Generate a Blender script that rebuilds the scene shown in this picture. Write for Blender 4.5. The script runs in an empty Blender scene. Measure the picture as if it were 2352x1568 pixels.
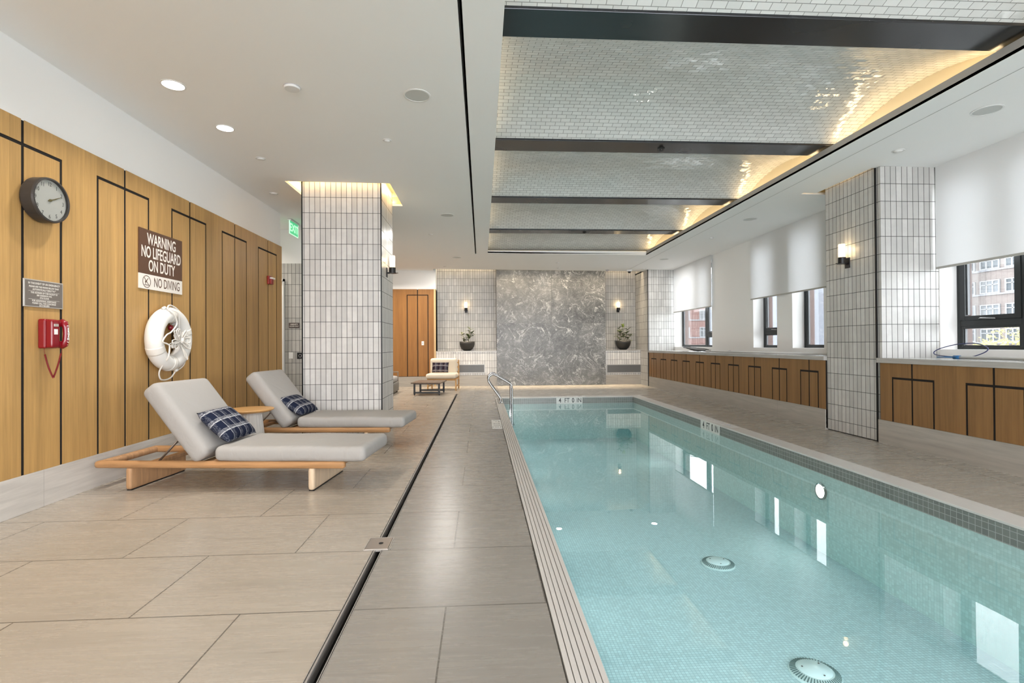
import bpy, bmesh, math, random
from mathutils import Vector, Matrix
random.seed(7)
S = bpy.context.scene
COL = S.collection

# ------------------------------------------------------------------ camera
YAW, PITCH, ROLL, FPX = 0.0601507, 0.00658717, -0.00632121, 1162.906
def cam_axes():
    f = Vector((math.sin(YAW)*math.cos(PITCH), math.cos(YAW)*math.cos(PITCH), math.sin(PITCH)))
    r = Vector((math.cos(YAW), -math.sin(YAW), 0)); u = r.cross(f)
    r2 = r*math.cos(ROLL)+u*math.sin(ROLL); u2 = -r*math.sin(ROLL)+u*math.cos(ROLL)
    return r2, u2, f
r_, u_, f_ = cam_axes()
cd = bpy.data.cameras.new('camera'); cam = bpy.data.objects.new('camera', cd); COL.objects.link(cam)
cd.sensor_fit = 'HORIZONTAL'; cd.sensor_width = 36; cd.lens = FPX*36/2352
cd.clip_start = .02; cd.clip_end = 400
m = Matrix.Identity(4)
for i in range(3):
    m[i][0] = r_[i]; m[i][1] = u_[i]; m[i][2] = -f_[i]
m[0][3], m[1][3], m[2][3] = 0, 0, 1.2
cam.matrix_world = m
S.camera = cam

# ------------------------------------------------------------------ world, exposure
w = bpy.data.worlds.new('sky'); S.world = w; w.use_nodes = True
bg = w.node_tree.nodes['Background']; bg.inputs[0].default_value = (.95, .96, 1, 1); bg.inputs[1].default_value = 12.8
S.view_settings.view_transform = 'Standard'; S.view_settings.look = 'None'
S.view_settings.gamma = 1; S.view_settings.use_curve_mapping = False
S.view_settings.exposure = 0.0
S.cycles.use_denoising = True; S.cycles.use_adaptive_sampling = True; S.cycles.adaptive_threshold = .02
S.cycles.max_bounces = 8; S.cycles.diffuse_bounces = 5; S.cycles.glossy_bounces = 4
S.cycles.transparent_max_bounces = 12; S.cycles.caustics_reflective = False; S.cycles.caustics_refractive = False
S.cycles.sample_clamp_indirect = 6.0

LP = dict(down=6.5, wash=12.0, cove=3.2, colcove=14.0, niche=14.0, pool=4.5, sconce=2.0, far=25.0)
WARM = (1, .80, .56); WARM2 = (1, .72, .40); NEUT = (1, .95, .89)

def area(name, loc, rot, sx, sy, power, color, spread=math.pi, shape='RECTANGLE'):
    l = bpy.data.lights.new(name, 'AREA'); l.shape = shape; l.size = sx
    if shape == 'RECTANGLE': l.size_y = sy
    l.energy = power; l.color = color; l.spread = spread
    o = bpy.data.objects.new(name, l); COL.objects.link(o); o.location = loc; o.rotation_euler = rot
    return o

# window openings in the right wall: (y0, y1); daylight portals sit in them
OPEN = [(-2.6, -.2), (.5, 2.9), (3.45, 5.79), (7.87, 8.70), (9.17, 10.0), (11.85, 14.2)]  # first two are out of view, added for ambient daylight
for a, b in OPEN:
    l = bpy.data.lights.new('daylight_portal', 'AREA'); l.shape = 'RECTANGLE'; l.size = 2.1; l.size_y = b-a
    l.cycles.is_portal = True
    o = bpy.data.objects.new('daylight_portal', l); COL.objects.link(o)
    o.location = (6.06, (a+b)/2, 2.15); o.rotation_euler = (0, math.pi/2, 0)

l = bpy.data.lights.new('daylight_portal', 'AREA'); l.shape = 'RECTANGLE'; l.size = 8.2; l.size_y = 2.85; l.cycles.is_portal = True  # portal for the added opening in the unseen rear wall
o = bpy.data.objects.new('daylight_portal', l); COL.objects.link(o); o.location = (1.1, -4.22, 1.775); o.rotation_euler = (math.pi/2, 0, 0)

# ------------------------------------------------------------------ mesh helper
class MB:
    def __init__(s): s.bm = bmesh.new()
    def face(s, vs):
        try: return s.bm.faces.new(vs)
        except ValueError: return None
    def quad(s, *p):
        return s.face([s.bm.verts.new(q) for q in p])
    def box(s, x0, x1, y0, y1, z0, z1, mat=0, top=None):
        v = [s.bm.verts.new((x, y, z)) for x in (x0, x1) for y in (y0, y1) for z in (z0, z1)]
        if top:  # tilt function for upper vertices
            for q in v:
                if abs(q.co.z-z1) < 1e-9: q.co.z = top(q.co.x)
        for idx in ((0,1,3,2), (4,6,7,5), (0,4,5,1), (2,3,7,6), (0,2,6,4), (1,5,7,3)):
            f = s.face([v[i] for i in idx]); f.material_index = mat
        return s
    def prism(s, poly, fn, d0, d1, mat=0):
        a = [s.bm.verts.new(fn(p[0], p[1], d0)) for p in poly]
        b = [s.bm.verts.new(fn(p[0], p[1], d1)) for p in poly]
        n = len(poly)
        fs = [s.face(list(reversed(a))), s.face(b)]
        for i in range(n): fs.append(s.face([a[i], a[(i+1) % n], b[(i+1) % n], b[i]]))
        for f in fs:
            if f: f.material_index = mat
        return s
    def tube(s, pts, r, n=10, closed=False, mat=0, rz=None):
        pts = [Vector(p) for p in pts]; N = len(pts); rings = []
        prev = None
        for i, p in enumerate(pts):
            a = pts[(i-1) % N] if (closed or i) else pts[0]
            b = pts[(i+1) % N] if (closed or i < N-1) else pts[-1]
            t = (b-a).normalized()
            if prev is None:
                up = Vector((0, 0, 1)) if abs(t.z) < .9 else Vector((1, 0, 0))
                e1 = t.cross(up).normalized()
            else:
                e1 = (prev - t*prev.dot(t)).normalized()
            prev = e1; e2 = t.cross(e1)
            rr = r[i] if isinstance(r, (list, tuple)) else r
            rings.append([s.bm.verts.new(p+(e1*math.cos(2*math.pi*k/n)+e2*math.sin(2*math.pi*k/n)*(rz or 1))*rr) for k in range(n)])
        for i in range(N if closed else N-1):
            A = rings[i]; B = rings[(i+1) % N]
            for k in range(n):
                f = s.face([A[k], A[(k+1) % n], B[(k+1) % n], B[k]])
                if f: f.material_index = mat
        if not closed:
            s.face(list(reversed(rings[0]))); s.face(rings[-1])
        return s
    def lathe(s, prof, cx=0, cy=0, n=32, axis='z', mat=0, cap=True, flute=0, nf=0):
        rings = []
        for (r, h) in prof:
            ring = []
            for k in range(n):
                a = 2*math.pi*k/n; rr = r*(1+(flute*abs(math.cos(a*nf/2)) if nf else 0))
                c, q = rr*math.cos(a), rr*math.sin(a)
                if axis == 'z': co = (cx+c, cy+q, h)
                elif axis == 'x': co = (h, cx+c, cy+q)
                else: co = (cx+c, h, cy+q)
                ring.append(s.bm.verts.new(co))
            rings.append(ring)
        for A, B in zip(rings, rings[1:]):
            for k in range(n):
                f = s.face([A[k], A[(k+1) % n], B[(k+1) % n], B[k]])
                if f: f.material_index = mat
        if cap:
            for f in (s.face(list(reversed(rings[0]))), s.face(rings[-1])):
                if f: f.material_index = mat
        return s
    def rbox(s, sx, sy, sz, r, nx=20, ny=14, nz=8, puff=0, fn=None, c=(0, 0, 0)):
        def sp(n): return [math.sin((i/n-.5)*math.pi) for i in range(n+1)]
        ax = (sp(nx), sp(ny), sp(nz)); h = (sx/2, sy/2, sz/2); cache = {}
        def vert(i, j, k):
            key = (i, j, k)
            if key in cache: return cache[key]
            p = Vector((ax[0][i]*h[0], ax[1][j]*h[1], ax[2][k]*h[2]))
            q = Vector([max(-h[a]+r, min(h[a]-r, p[a])) for a in range(3)])
            d = p-q
            if d.length > 1e-9: p = q+d.normalized()*r
            if puff:
                u, v = p.x/h[0], p.y/h[1]
                p.z += puff*math.copysign(1, p.z)*max(0, 1-u*u)*max(0, 1-v*v)*min(1, abs(p.z)/(h[2]*.5+1e-6))
            if fn: p = fn(p)
            cache[key] = s.bm.verts.new(p+Vector(c)); return cache[key]
        def grid(f, n, m_):
            for i in range(n):
                for j in range(m_):
                    s.face([f(i, j), f(i+1, j), f(i+1, j+1), f(i, j+1)])
        grid(lambda i, j: vert(i, j, nz), nx, ny); grid(lambda i, j: vert(i, ny-j, 0), nx, ny)
        grid(lambda i, j: vert(i, 0, j), nx, nz); grid(lambda i, j: vert(nx-i, ny, j), nx, nz)
        grid(lambda i, j: vert(0, ny-i, j), ny, nz); grid(lambda i, j: vert(nx, i, j), ny, nz)
        return s
    def build(s, name, mats, parent=None, smooth=False, bevel=0, seg=2, loc=None, rot=None, **kw):
        s.bm.normal_update()
        bmesh.ops.recalc_face_normals(s.bm, faces=s.bm.faces)
        me = bpy.data.meshes.new(name); s.bm.to_mesh(me); s.bm.free()
        for mt in (mats if isinstance(mats, (list, tuple)) else [mats]): me.materials.append(mt)
        if smooth:
            for p in me.polygons: p.use_smooth = True
        o = bpy.data.objects.new(name, me); COL.objects.link(o)
        if bevel:
            md = o.modifiers.new('bevel', 'BEVEL'); md.width = bevel; md.segments = seg; md.limit_method = 'ANGLE'; md.angle_limit = .6
        if smooth == 'auto':
            md = o.modifiers.new('split', 'EDGE_SPLIT'); md.split_angle = .7
        if parent: o.parent = parent
        if loc: o.location = loc
        if rot: o.rotation_euler = rot
        for k, v in kw.items(): o[k] = v
        return o

def thing(name, label, cat, loc=(0, 0, 0), rz=0, group=None):
    o = bpy.data.objects.new(name, None); COL.objects.link(o); o.empty_display_size = .1
    o.location = loc; o.rotation_euler = (0, 0, rz); o['label'] = label; o['category'] = cat
    if group: o['group'] = group
    return o
def copy_tree(o, parent=None):
    c = o.copy(); COL.objects.link(c); c.parent = parent
    for ch in list(o.children): copy_tree(ch, c)
    return c
def retag(o, label, group=None):
    o['label'] = label
    if group: o['group'] = group
def text(body, size, mat, parent, M, name='lettering', xs=1.0, off=0.0, ext=.0006, align='CENTER', sp=1.0):
    cu = bpy.data.curves.new('t', 'FONT'); cu.body = body; cu.size = size; cu.align_x = align; cu.align_y = 'CENTER'
    cu.offset = off; cu.extrude = ext; cu.space_line = sp; cu.resolution_u = 4
    t = bpy.data.objects.new('t', cu); COL.objects.link(t)
    bpy.context.view_layer.update()
    me = bpy.data.meshes.new_from_object(t); bpy.data.objects.remove(t)
    for v in me.vertices: v.co.x *= xs
    me.transform(M); me.materials.clear(); me.materials.append(mat)
    o = bpy.data.objects.new(name, me); COL.objects.link(o)
    if parent: o.parent = parent
    return o
def basis(x, y, z, o): # columns
    M = Matrix.Identity(4)
    for i in range(3): M[i][0] = x[i]; M[i][1] = y[i]; M[i][2] = z[i]; M[i][3] = o[i]
    return M
def facing_px(o): return basis((0, 1, 0), (0, 0, 1), (1, 0, 0), o)    # reads from the pool side, on the left wall
def facing_my(o): return basis((1, 0, 0), (0, 0, 1), (0, -1, 0), o)
def facing_mx(o): return basis((0, -1, 0), (0, 0, 1), (-1, 0, 0), o)
def rotz_M(M4, a): return M4 @ Matrix.Rotation(a, 4, 'Z')

# ------------------------------------------------------------------ materials
def mat(name, color=(.8, .8, .8), rough=.5, metal=0, spec=.5, emit=None, es=0, coat=0):
    mt = bpy.data.materials.new(name); mt.use_nodes = True
    b = mt.node_tree.nodes['Principled BSDF']
    b.inputs['Base Color'].default_value = (*color, 1); b.inputs['Roughness'].default_value = rough
    b.inputs['Metallic'].default_value = metal; b.inputs['Specular IOR Level'].default_value = spec
    b.inputs['Coat Weight'].default_value = coat
    if emit: b.inputs['Emission Color'].default_value = (*emit, 1); b.inputs['Emission Strength'].default_value = es
    return mt
class N:
    def __init__(s, mt): s.t = mt.node_tree; s.b = s.t.nodes.get('Principled BSDF'); s.out = s.t.nodes.get('Material Output')
    def n(s, typ, **kw):
        x = s.t.nodes.new(typ)
        for k, v in kw.items():
            if k.startswith('i_'):
                key = k[2:].replace('_', ' ')
                x.inputs[key].default_value = v
            else: setattr(x, k, v)
        return x
    def l(s, a, b): s.t.links.new(a, b)
    def math(s, op, a, b=None, c=None):
        x = s.t.nodes.new('ShaderNodeMath'); x.operation = op
        for i, v in enumerate((a, b, c)):
            if v is None: continue
            if isinstance(v, (int, float)): x.inputs[i].default_value = v
            else: s.l(v, x.inputs[i])
        return x.outputs[0]
    def mix(s, fac, a, b, bt='MIX'):
        x = s.t.nodes.new('ShaderNodeMix'); x.data_type = 'RGBA'; x.blend_type = bt
        for sock, v in ((x.inputs[0], fac), (x.inputs[6], a), (x.inputs[7], b)):
            if isinstance(v, (int, float)): sock.default_value = v
            elif isinstance(v, tuple): sock.default_value = (*v, 1)
            else: s.l(v, sock)
        return x.outputs[2]
    def ramp(s, fac, stops):
        x = s.t.nodes.new('ShaderNodeValToRGB'); e = x.color_ramp.elements
        while len(e) < len(stops): e.new(.5)
        for el, (p, c) in zip(e, stops): el.position = p; el.color = (*c, 1) if isinstance(c, tuple) else (c, c, c, 1)
        s.l(fac, x.inputs[0]); return x.outputs[0]
    def coords(s):
        tc = s.n('ShaderNodeTexCoord'); sp = s.n('ShaderNodeSeparateXYZ'); s.l(tc.outputs['Object'], sp.inputs[0]); return sp.outputs, tc.outputs['Object']
    def wallu(s):
        """u runs horizontally along whichever way the face looks"""
        (x, y, z), _ = s.coords()[0], None
        g = s.n('ShaderNodeNewGeometry'); sp = s.n('ShaderNodeSeparateXYZ'); s.l(g.outputs['True Normal'], sp.inputs[0])
        nx = s.math('GREATER_THAN', s.math('ABSOLUTE', sp.outputs[0]), .5)
        u = s.math('ADD', s.math('MULTIPLY', y, nx), s.math('MULTIPLY', x, s.math('SUBTRACT', 1.0, nx)))
        return u, z
    def comb(s, x, y, z=0.0):
        c = s.n('ShaderNodeCombineXYZ')
        for i, v in enumerate((x, y, z)):
            if isinstance(v, (int, float)): c.inputs[i].default_value = v
            else: s.l(v, c.inputs[i])
        return c.outputs[0]
    def noise(s, vec, scale, detail=2, rough=.5, dist=0):
        x = s.n('ShaderNodeTexNoise'); s.l(vec, x.inputs['Vector'])
        x.inputs['Scale'].default_value = scale; x.inputs['Detail'].default_value = detail
        x.inputs['Roughness'].default_value = rough; x.inputs['Distortion'].default_value = dist
        return x.outputs[0]
    def brick(s, vec, bw, rh, mortar, offset=0.0):
        x = s.n('ShaderNodeTexBrick'); s.l(vec, x.inputs['Vector'])
        x.offset = offset; x.offset_frequency = 2; x.squash = 1
        x.inputs['Scale'].default_value = 1; x.inputs['Brick Width'].default_value = bw; x.inputs['Row Height'].default_value = rh
        x.inputs['Mortar Size'].default_value = mortar; x.inputs['Mortar Smooth'].default_value = .1; x.inputs['Bias'].default_value = 0
        x.inputs['Color1'].default_value = (0, 0, 0, 1); x.inputs['Color2'].default_value = (1, 1, 1, 1); x.inputs['Mortar'].default_value = (.5, .5, .5, 1)
        return x.outputs['Color'], x.outputs['Fac']
    def bump(s, h, strength, dist=.01, normal=None):
        x = s.n('ShaderNodeBump'); x.inputs['Strength'].default_value = strength; x.inputs['Distance'].default_value = dist
        s.l(h, x.inputs['Height'])
        if normal is not None: s.l(normal, x.inputs['Normal'])
        return x.outputs[0]
    def tilt(s, rnd, k):
        """each tile tipped a little its own way"""
        wn = s.n('ShaderNodeTexWhiteNoise', noise_dimensions='1D'); s.l(s.math('MULTIPLY', rnd, 977.0), wn.inputs['W'])
        v = s.n('ShaderNodeVectorMath', operation='SUBTRACT'); s.l(wn.outputs['Color'], v.inputs[0]); v.inputs[1].default_value = (.5, .5, .5)
        v2 = s.n('ShaderNodeVectorMath', operation='SCALE'); s.l(v.outputs[0], v2.inputs[0]); v2.inputs['Scale'].default_value = k
        g = s.n('ShaderNodeNewGeometry'); a = s.n('ShaderNodeVectorMath', operation='ADD'); s.l(g.outputs['Normal'], a.inputs[0]); s.l(v2.outputs[0], a.inputs[1])
        nn = s.n('ShaderNodeVectorMath', operation='NORMALIZE'); s.l(a.outputs[0], nn.inputs[0]); return nn.outputs[0]

def m_tile(name, zo, uo=0.0, base=(.66, .645, .61)):
    mt = mat(name, rough=.3); n = N(mt); u, z = n.wallu()
    vec = n.comb(n.math('ADD', u, 20.0+uo), n.math('ADD', z, 20*.2115-zo+.2115*40))
    c, f = n.brick(vec, .0705, .2115, .0031)
    rnd = n.n('ShaderNodeSeparateColor'); n.l(c, rnd.inputs[0]); r = rnd.outputs[0]
    _, oc = n.coords()
    ns = n.noise(oc, 9, 4, .6); sc = n.noise(oc, 60, 3, .6)
    col = n.mix(r, tuple(b*.86 for b in base), tuple(min(1, b*1.1) for b in base))
    col = n.mix(n.math('MULTIPLY', n.ramp(ns, [(.35, 1.0), (.62, 0.0)]), .28), col, (base[0]*.72, base[1]*.72, base[2]*.74))
    col = n.mix(n.ramp(sc, [(.70, 0.0), (.76, 1.0)]), col, (.36, .35, .33))
    col = n.mix(f, col, (.06, .058, .055)); n.l(col, n.b.inputs['Base Color'])
    n.l(n.mix(f, (.34, .34, .34), (.9, .9, .9)), n.b.inputs['Roughness'])
    h = n.math('ADD', n.math('MULTIPLY', f, -1.0), n.math('MULTIPLY', ns, .5))
    n.l(n.bump(h, .5, .004, n.tilt(r, .05)), n.b.inputs['Normal'])
    return mt
def m_vault():
    mt = mat('glazed_vault_tile', rough=.09, spec=.65); n = N(mt); (x, y, z), oc = n.coords()
    c, f = n.brick(n.comb(n.math('ADD', x, 30.0), n.math('ADD', y, 30.0)), .103, .0517, .0024, .5)
    rnd = n.n('ShaderNodeSeparateColor'); n.l(c, rnd.inputs[0]); r = rnd.outputs[0]
    col = n.mix(r, (.67, .675, .66), (.75, .755, .74))
    col = n.mix(f, col, (.25, .255, .245)); n.l(col, n.b.inputs['Base Color'])
    n.l(n.mix(f, (.08, .08, .08), (.8, .8, .8)), n.b.inputs['Roughness'])
    ns = n.noise(oc, 22, 1, .4)
    n.l(n.bump(n.math('ADD', n.math('MULTIPLY', f, -1.0), n.math('MULTIPLY', ns, .9)), .55, .0035, n.tilt(r, .085)), n.b.inputs['Normal'])
    return mt
def m_wood(name, base, wid=.21, contrast=.22, dark=(.55, .5, .45)):
    mt = mat(name, rough=.42, spec=.35); n = N(mt); u, z = n.wallu()
    cell = n.math('FLOOR', n.math('DIVIDE', n.math('ADD', u, 50.0), wid))
    wn = n.n('ShaderNodeTexWhiteNoise', noise_dimensions='1D'); n.l(cell, wn.inputs['W'])
    v = n.comb(n.math('ADD', u, n.math('MULTIPLY', wn.outputs['Value'], 9.0)), n.math('MULTIPLY', z, .035), 0.0)
    a = n.noise(v, 55, 4, .65); b = n.noise(v, 9, 2, .5)
    g = n.math('ADD', n.math('MULTIPLY', a, .5), n.math('MULTIPLY', b, .5))
    lo = tuple(base[i]*(1-contrast*1.25) for i in range(3)); hi = tuple(base[i]*(1+contrast) for i in range(3))
    col = n.ramp(g, [(.32, lo), (.66, hi)])
    col = n.mix(n.math('MULTIPLY', wn.outputs['Value'], .22), col, tuple(base[i]*dark[i] for i in range(3)))
    n.l(col, n.b.inputs['Base Color']); n.l(n.bump(a, .12, .001), n.b.inputs['Normal'])
    return mt
def m_grain(name, base, axis=0, contrast=.3, rough=.45):
    mt = mat(name, rough=rough, spec=.3); n = N(mt); (x, y, z), oc = n.coords()
    k = [14.0, 14.0, 14.0]; k[axis] = .9
    v = n.comb(n.math('MULTIPLY', x, k[0]), n.math('MULTIPLY', y, k[1]), n.math('MULTIPLY', z, k[2]))
    a = n.noise(v, 2.2, 5, .65, .6)
    n.l(n.ramp(a, [(.3, tuple(c*(1-contrast) for c in base)), (.7, tuple(min(1, c*(1+contrast*.6)) for c in base))]), n.b.inputs['Base Color'])
    n.l(n.bump(a, .1, .001), n.b.inputs['Normal']); return mt
def m_floor(name, x0, bw=.962, y0=2.35, rh=.667, base=(.37, .325, .27), off=.5, mort=.0036, rough=.26, ct=1.0):
    mt = mat(name, rough=rough, spec=.45); n = N(mt); (x, y, z), oc = n.coords()
    vec = n.comb(n.math('ADD', x, -x0+bw*20), n.math('ADD', y, -y0+rh*20))
    c, f = n.brick(vec, bw, rh, mort, off)
    rnd = n.n('ShaderNodeSeparateColor'); n.l(c, rnd.inputs[0]); r = rnd.outputs[0]
    sh = n.math('MULTIPLY', r, 7.0)
    v1 = n.comb(n.math('MULTIPLY', x, 1.4), n.math('ADD', n.math('MULTIPLY', y, 22.0), sh), r)
    v2 = n.comb(n.math('MULTIPLY', x, .8), n.math('ADD', n.math('MULTIPLY', y, 3.0), sh), r)
    a = n.noise(v1, 1.6, 6, .62, .35); b = n.noise(v2, 1.3, 3, .5, .3); d = n.noise(oc, 1.1, 2, .5)
    col = n.ramp(n.math('ADD', n.math('MULTIPLY', a, .55), n.math('MULTIPLY', b, .45)), [(.34, tuple(q*(1-.10*ct) for q in base)), (.52, base), (.68, tuple(q*(1+.07*ct) for q in base))])
    col = n.mix(n.math('MULTIPLY', n.ramp(a, [(.30, 1.0), (.35, 0.0)]), .45*ct), col, tuple(q*.62 for q in base))
    col = n.mix(n.math('MULTIPLY', r, .10), col, (base[0]*.8, base[1]*.84, base[2]*.84))
    col = n.mix(n.math('MULTIPLY', f, .9), col, (.10, .09, .075)); n.l(col, n.b.inputs['Base Color'])
    rr = n.math('ADD', n.math('MULTIPLY', a, .12), rough-.05); n.l(rr, n.b.inputs['Roughness'])
    n.l(n.bump(n.math('MULTIPLY', f, -1.0), .4, .002), n.b.inputs['Normal']); return mt
def m_plainstone(name, base=(.40, .375, .335), rough=.35):
    mt = mat(name, rough=rough); n = N(mt); u, z = n.wallu()
    a = n.noise(n.comb(n.math('MULTIPLY', u, 1.3), n.math('MULTIPLY', z, 16.0)), 1.5, 6, .62, .3)
    col = n.ramp(a, [(.3, tuple(q*.82 for q in base)), (.7, tuple(q*1.1 for q in base))])
    seam = n.math('LESS_THAN', n.math('FRACT', n.math('DIVIDE', n.math('ADD', u, 50.0), 1.93)), .0016)
    col = n.mix(seam, col, tuple(q*.55 for q in base)); n.l(col, n.b.inputs['Base Color']); return mt
def m_mosaic(name, size, base, grout, gw=.0016, rough=.25, floor=False):
    mt = mat(name, rough=rough); n = N(mt)
    if floor: (u, z, _), oc = n.coords()
    else: u, z = n.wallu(); _, oc = n.coords()
    c, f = n.brick(n.comb(n.math('ADD', u, size*1000), n.math('ADD', z, size*1000)), size, size, gw)
    rnd = n.n('ShaderNodeSeparateColor'); n.l(c, rnd.inputs[0]); r = rnd.outputs[0]
    col = n.mix(r, tuple(q*.90 for q in base), tuple(min(1, q*1.08) for q in base))
    col = n.mix(f, col, grout); n.l(col, n.b.inputs['Base Color'])
    n.l(n.bump(n.math('MULTIPLY', f, -1.0), .4, .002), n.b.inputs['Normal']); return mt
def m_marble():
    mt = mat('grey_veined_marble', rough=.28, spec=.4); n = N(mt); (x, y, z), oc = n.coords()
    # book-matched slabs: mirrored about the seams
    sx = n.math('ADD', x, -2.07); ax_ = n.math('ABSOLUTE', sx); sz = n.math('ADD', z, -1.84)
    up = n.math('GREATER_THAN', sz, 0.0)
    hx = n.math('ADD', n.math('MULTIPLY', ax_, up), n.math('MULTIPLY', n.math('ADD', sx, 5.0), n.math('SUBTRACT', 1.0, up)))
    lr = n.math('MULTIPLY', n.math('MULTIPLY', n.math('GREATER_THAN', sx, 0.0), up), 3.7)
    v = n.comb(n.math('ADD', hx, lr), z, n.math('MULTIPLY', up, 2.3))
    big = n.noise(v, .9, 5, .62, .8); mid = n.noise(v, 3.2, 8, .68, 1.4)
    g = n.math('ADD', n.math('MULTIPLY', big, .55), n.math('MULTIPLY', mid, .45))
    col = n.ramp(g, [(.36, (.075, .08, .083)), (.47, (.115, .12, .122)), (.57, (.165, .17, .17)), (.69, (.28, .28, .275))])
    def vein(scale, wdt, det, dist, seed):
        q = n.n('ShaderNodeVectorMath', operation='ADD'); n.l(v, q.inputs[0]); q.inputs[1].default_value = (seed, seed*2, 0)
        t = n.noise(q.outputs[0], scale, det, .6, dist)
        return n.ramp(n.math('ABSOLUTE', n.math('SUBTRACT', t, .5)), [(0.0, 1.0), (wdt, 0.0)])
    mask = n.ramp(n.noise(v, 2.1, 3, .6), [(.42, 0.0), (.60, 1.0)])
    v1 = n.math('MULTIPLY', vein(1.3, .013, 6, 1.5, 3.1), mask); v2 = n.math('MULTIPLY', vein(3.4, .014, 7, 1.9, 9.7), n.ramp(mid, [(.44, 0.0), (.58, 1.0)]))
    v3 = n.math('MULTIPLY', vein(7.0, .016, 6, 1.8, 5.7), .40)
    col = n.mix(n.math('MULTIPLY', v1, .8), col, (.75, .75, .73)); col = n.mix(n.math('MULTIPLY', v2, .6), col, (.70, .70, .69))
    col = n.mix(v3, col, (.47, .47, .46))
    tone = n.math('MULTIPLY', n.math('LESS_THAN', sx, 0.0), up); col = n.mix(n.math('MULTIPLY', tone, .15), col, (.26, .26, .255)); seam = n.math('MULTIPLY', n.math('LESS_THAN', ax_, .005), up); seam2 = n.math('LESS_THAN', n.math('ABSOLUTE', sz), .004)
    col = n.mix(n.math('MAXIMUM', seam, seam2), col, (.11, .11, .11)); n.l(col, n.b.inputs['Base Color']); return mt
def m_water():
    mt = bpy.data.materials.new('pool_water'); mt.use_nodes = True; t = mt.node_tree; t.nodes.remove(t.nodes['Principled BSDF']); n = N(mt)
    tr = n.n('ShaderNodeBsdfTransparent'); gl = n.n('ShaderNodeBsdfGlossy'); gl.inputs['Roughness'].default_value = 0.0
    g = n.n('ShaderNodeNewGeometry'); _, oc = n.coords()
    rip = n.noise(oc, 1.6, 2, .5, .2)
    nb = n.bump(rip, .06, .005); n.l(nb, gl.inputs['Normal'])
    d = n.n('ShaderNodeVectorMath', operation='DOT_PRODUCT'); n.l(g.outputs['Incoming'], d.inputs[0]); n.l(nb, d.inputs[1])
    c = n.math('SUBTRACT', 1.0, n.math('MINIMUM', n.math('ABSOLUTE', d.outputs['Value']), 1.0))
    F = n.math('MULTIPLY_ADD', n.math('POWER', c, 5.0), .98, .02)
    mx = n.n('ShaderNodeMixShader'); n.l(F, mx.inputs[0]); n.l(tr.outputs[0], mx.inputs[1]); n.l(gl.outputs[0], mx.inputs[2])
    n.l(mx.outputs[0], n.out.inputs['Surface'])
    va = n.n('ShaderNodeVolumeAbsorption'); va.inputs['Color'].default_value = (.20, .80, .86, 1); va.inputs['Density'].default_value = .12
    n.l(va.outputs[0], n.out.inputs['Volume']); return mt
def m_glass(name='window_glass'):
    mt = bpy.data.materials.new(name); mt.use_nodes = True; t = mt.node_tree; t.nodes.remove(t.nodes['Principled BSDF']); n = N(mt)
    tr = n.n('ShaderNodeBsdfTransparent'); tr.inputs[0].default_value = (.93, .95, .95, 1); gl = n.n('ShaderNodeBsdfGlossy'); gl.inputs['Roughness'].default_value = 0.02
    fr = n.n('ShaderNodeFresnel'); fr.inputs[0].default_value = 1.45
    mx = n.n('ShaderNodeMixShader'); n.l(n.math('MULTIPLY', fr.outputs[0], .6), mx.inputs[0]); n.l(tr.outputs[0], mx.inputs[1]); n.l(gl.outputs[0], mx.inputs[2])
    n.l(mx.outputs[0], n.out.inputs['Surface']); return mt
def m_blind():
    mt = bpy.data.materials.new('roller_blind_cloth'); mt.use_nodes = True; t = mt.node_tree; t.nodes.remove(t.nodes['Principled BSDF']); n = N(mt)
    a = n.n('ShaderNodeBsdfDiffuse'); a.inputs[0].default_value = (.90, .90, .89, 1)
    b = n.n('ShaderNodeBsdfTranslucent'); b.inputs[0].default_value = (.80, .81, .83, 1)
    mx = n.n('ShaderNodeMixShader'); mx.inputs[0].default_value = .36; n.l(a.outputs[0], mx.inputs[1]); n.l(b.outputs[0], mx.inputs[2])
    n.l(mx.outputs[0], n.out.inputs['Surface']); return mt
def m_emit(name, col, st):
    mt = bpy.data.materials.new(name); mt.use_nodes = True; t = mt.node_tree; t.nodes.remove(t.nodes['Principled BSDF']); n = N(mt)
    e = n.n('ShaderNodeEmission'); e.inputs[0].default_value = (*col, 1); e.inputs[1].default_value = st; n.l(e.outputs[0], n.out.inputs['Surface']); return mt
def m_fabric(name, base, sc=900, wr=0.0):
    mt = mat(name, base, rough=.9, spec=.1); n = N(mt); (x, y, z), oc = n.coords()
    a = n.noise(oc, sc, 2, .6); col = n.ramp(a, [(.3, tuple(q*.93 for q in base)), (.7, tuple(min(1, q*1.05) for q in base))]); n.l(col, n.b.inputs['Base Color'])
    h = a
    if wr:
        wv = n.noise(n.comb(n.math('ADD', n.math('MULTIPLY', x, 5.0), n.math('MULTIPLY', y, -4.0)), n.math('MULTIPLY', y, 1.5), n.math('MULTIPLY', z, 3.0)), 1.5, 3, .5, .8)
        n.l(n.bump(wv, wr, .03, n.bump(h, .15, .001)), n.b.inputs['Normal'])
    else: n.l(n.bump(h, .15, .001), n.b.inputs['Normal'])
    return mt
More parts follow.
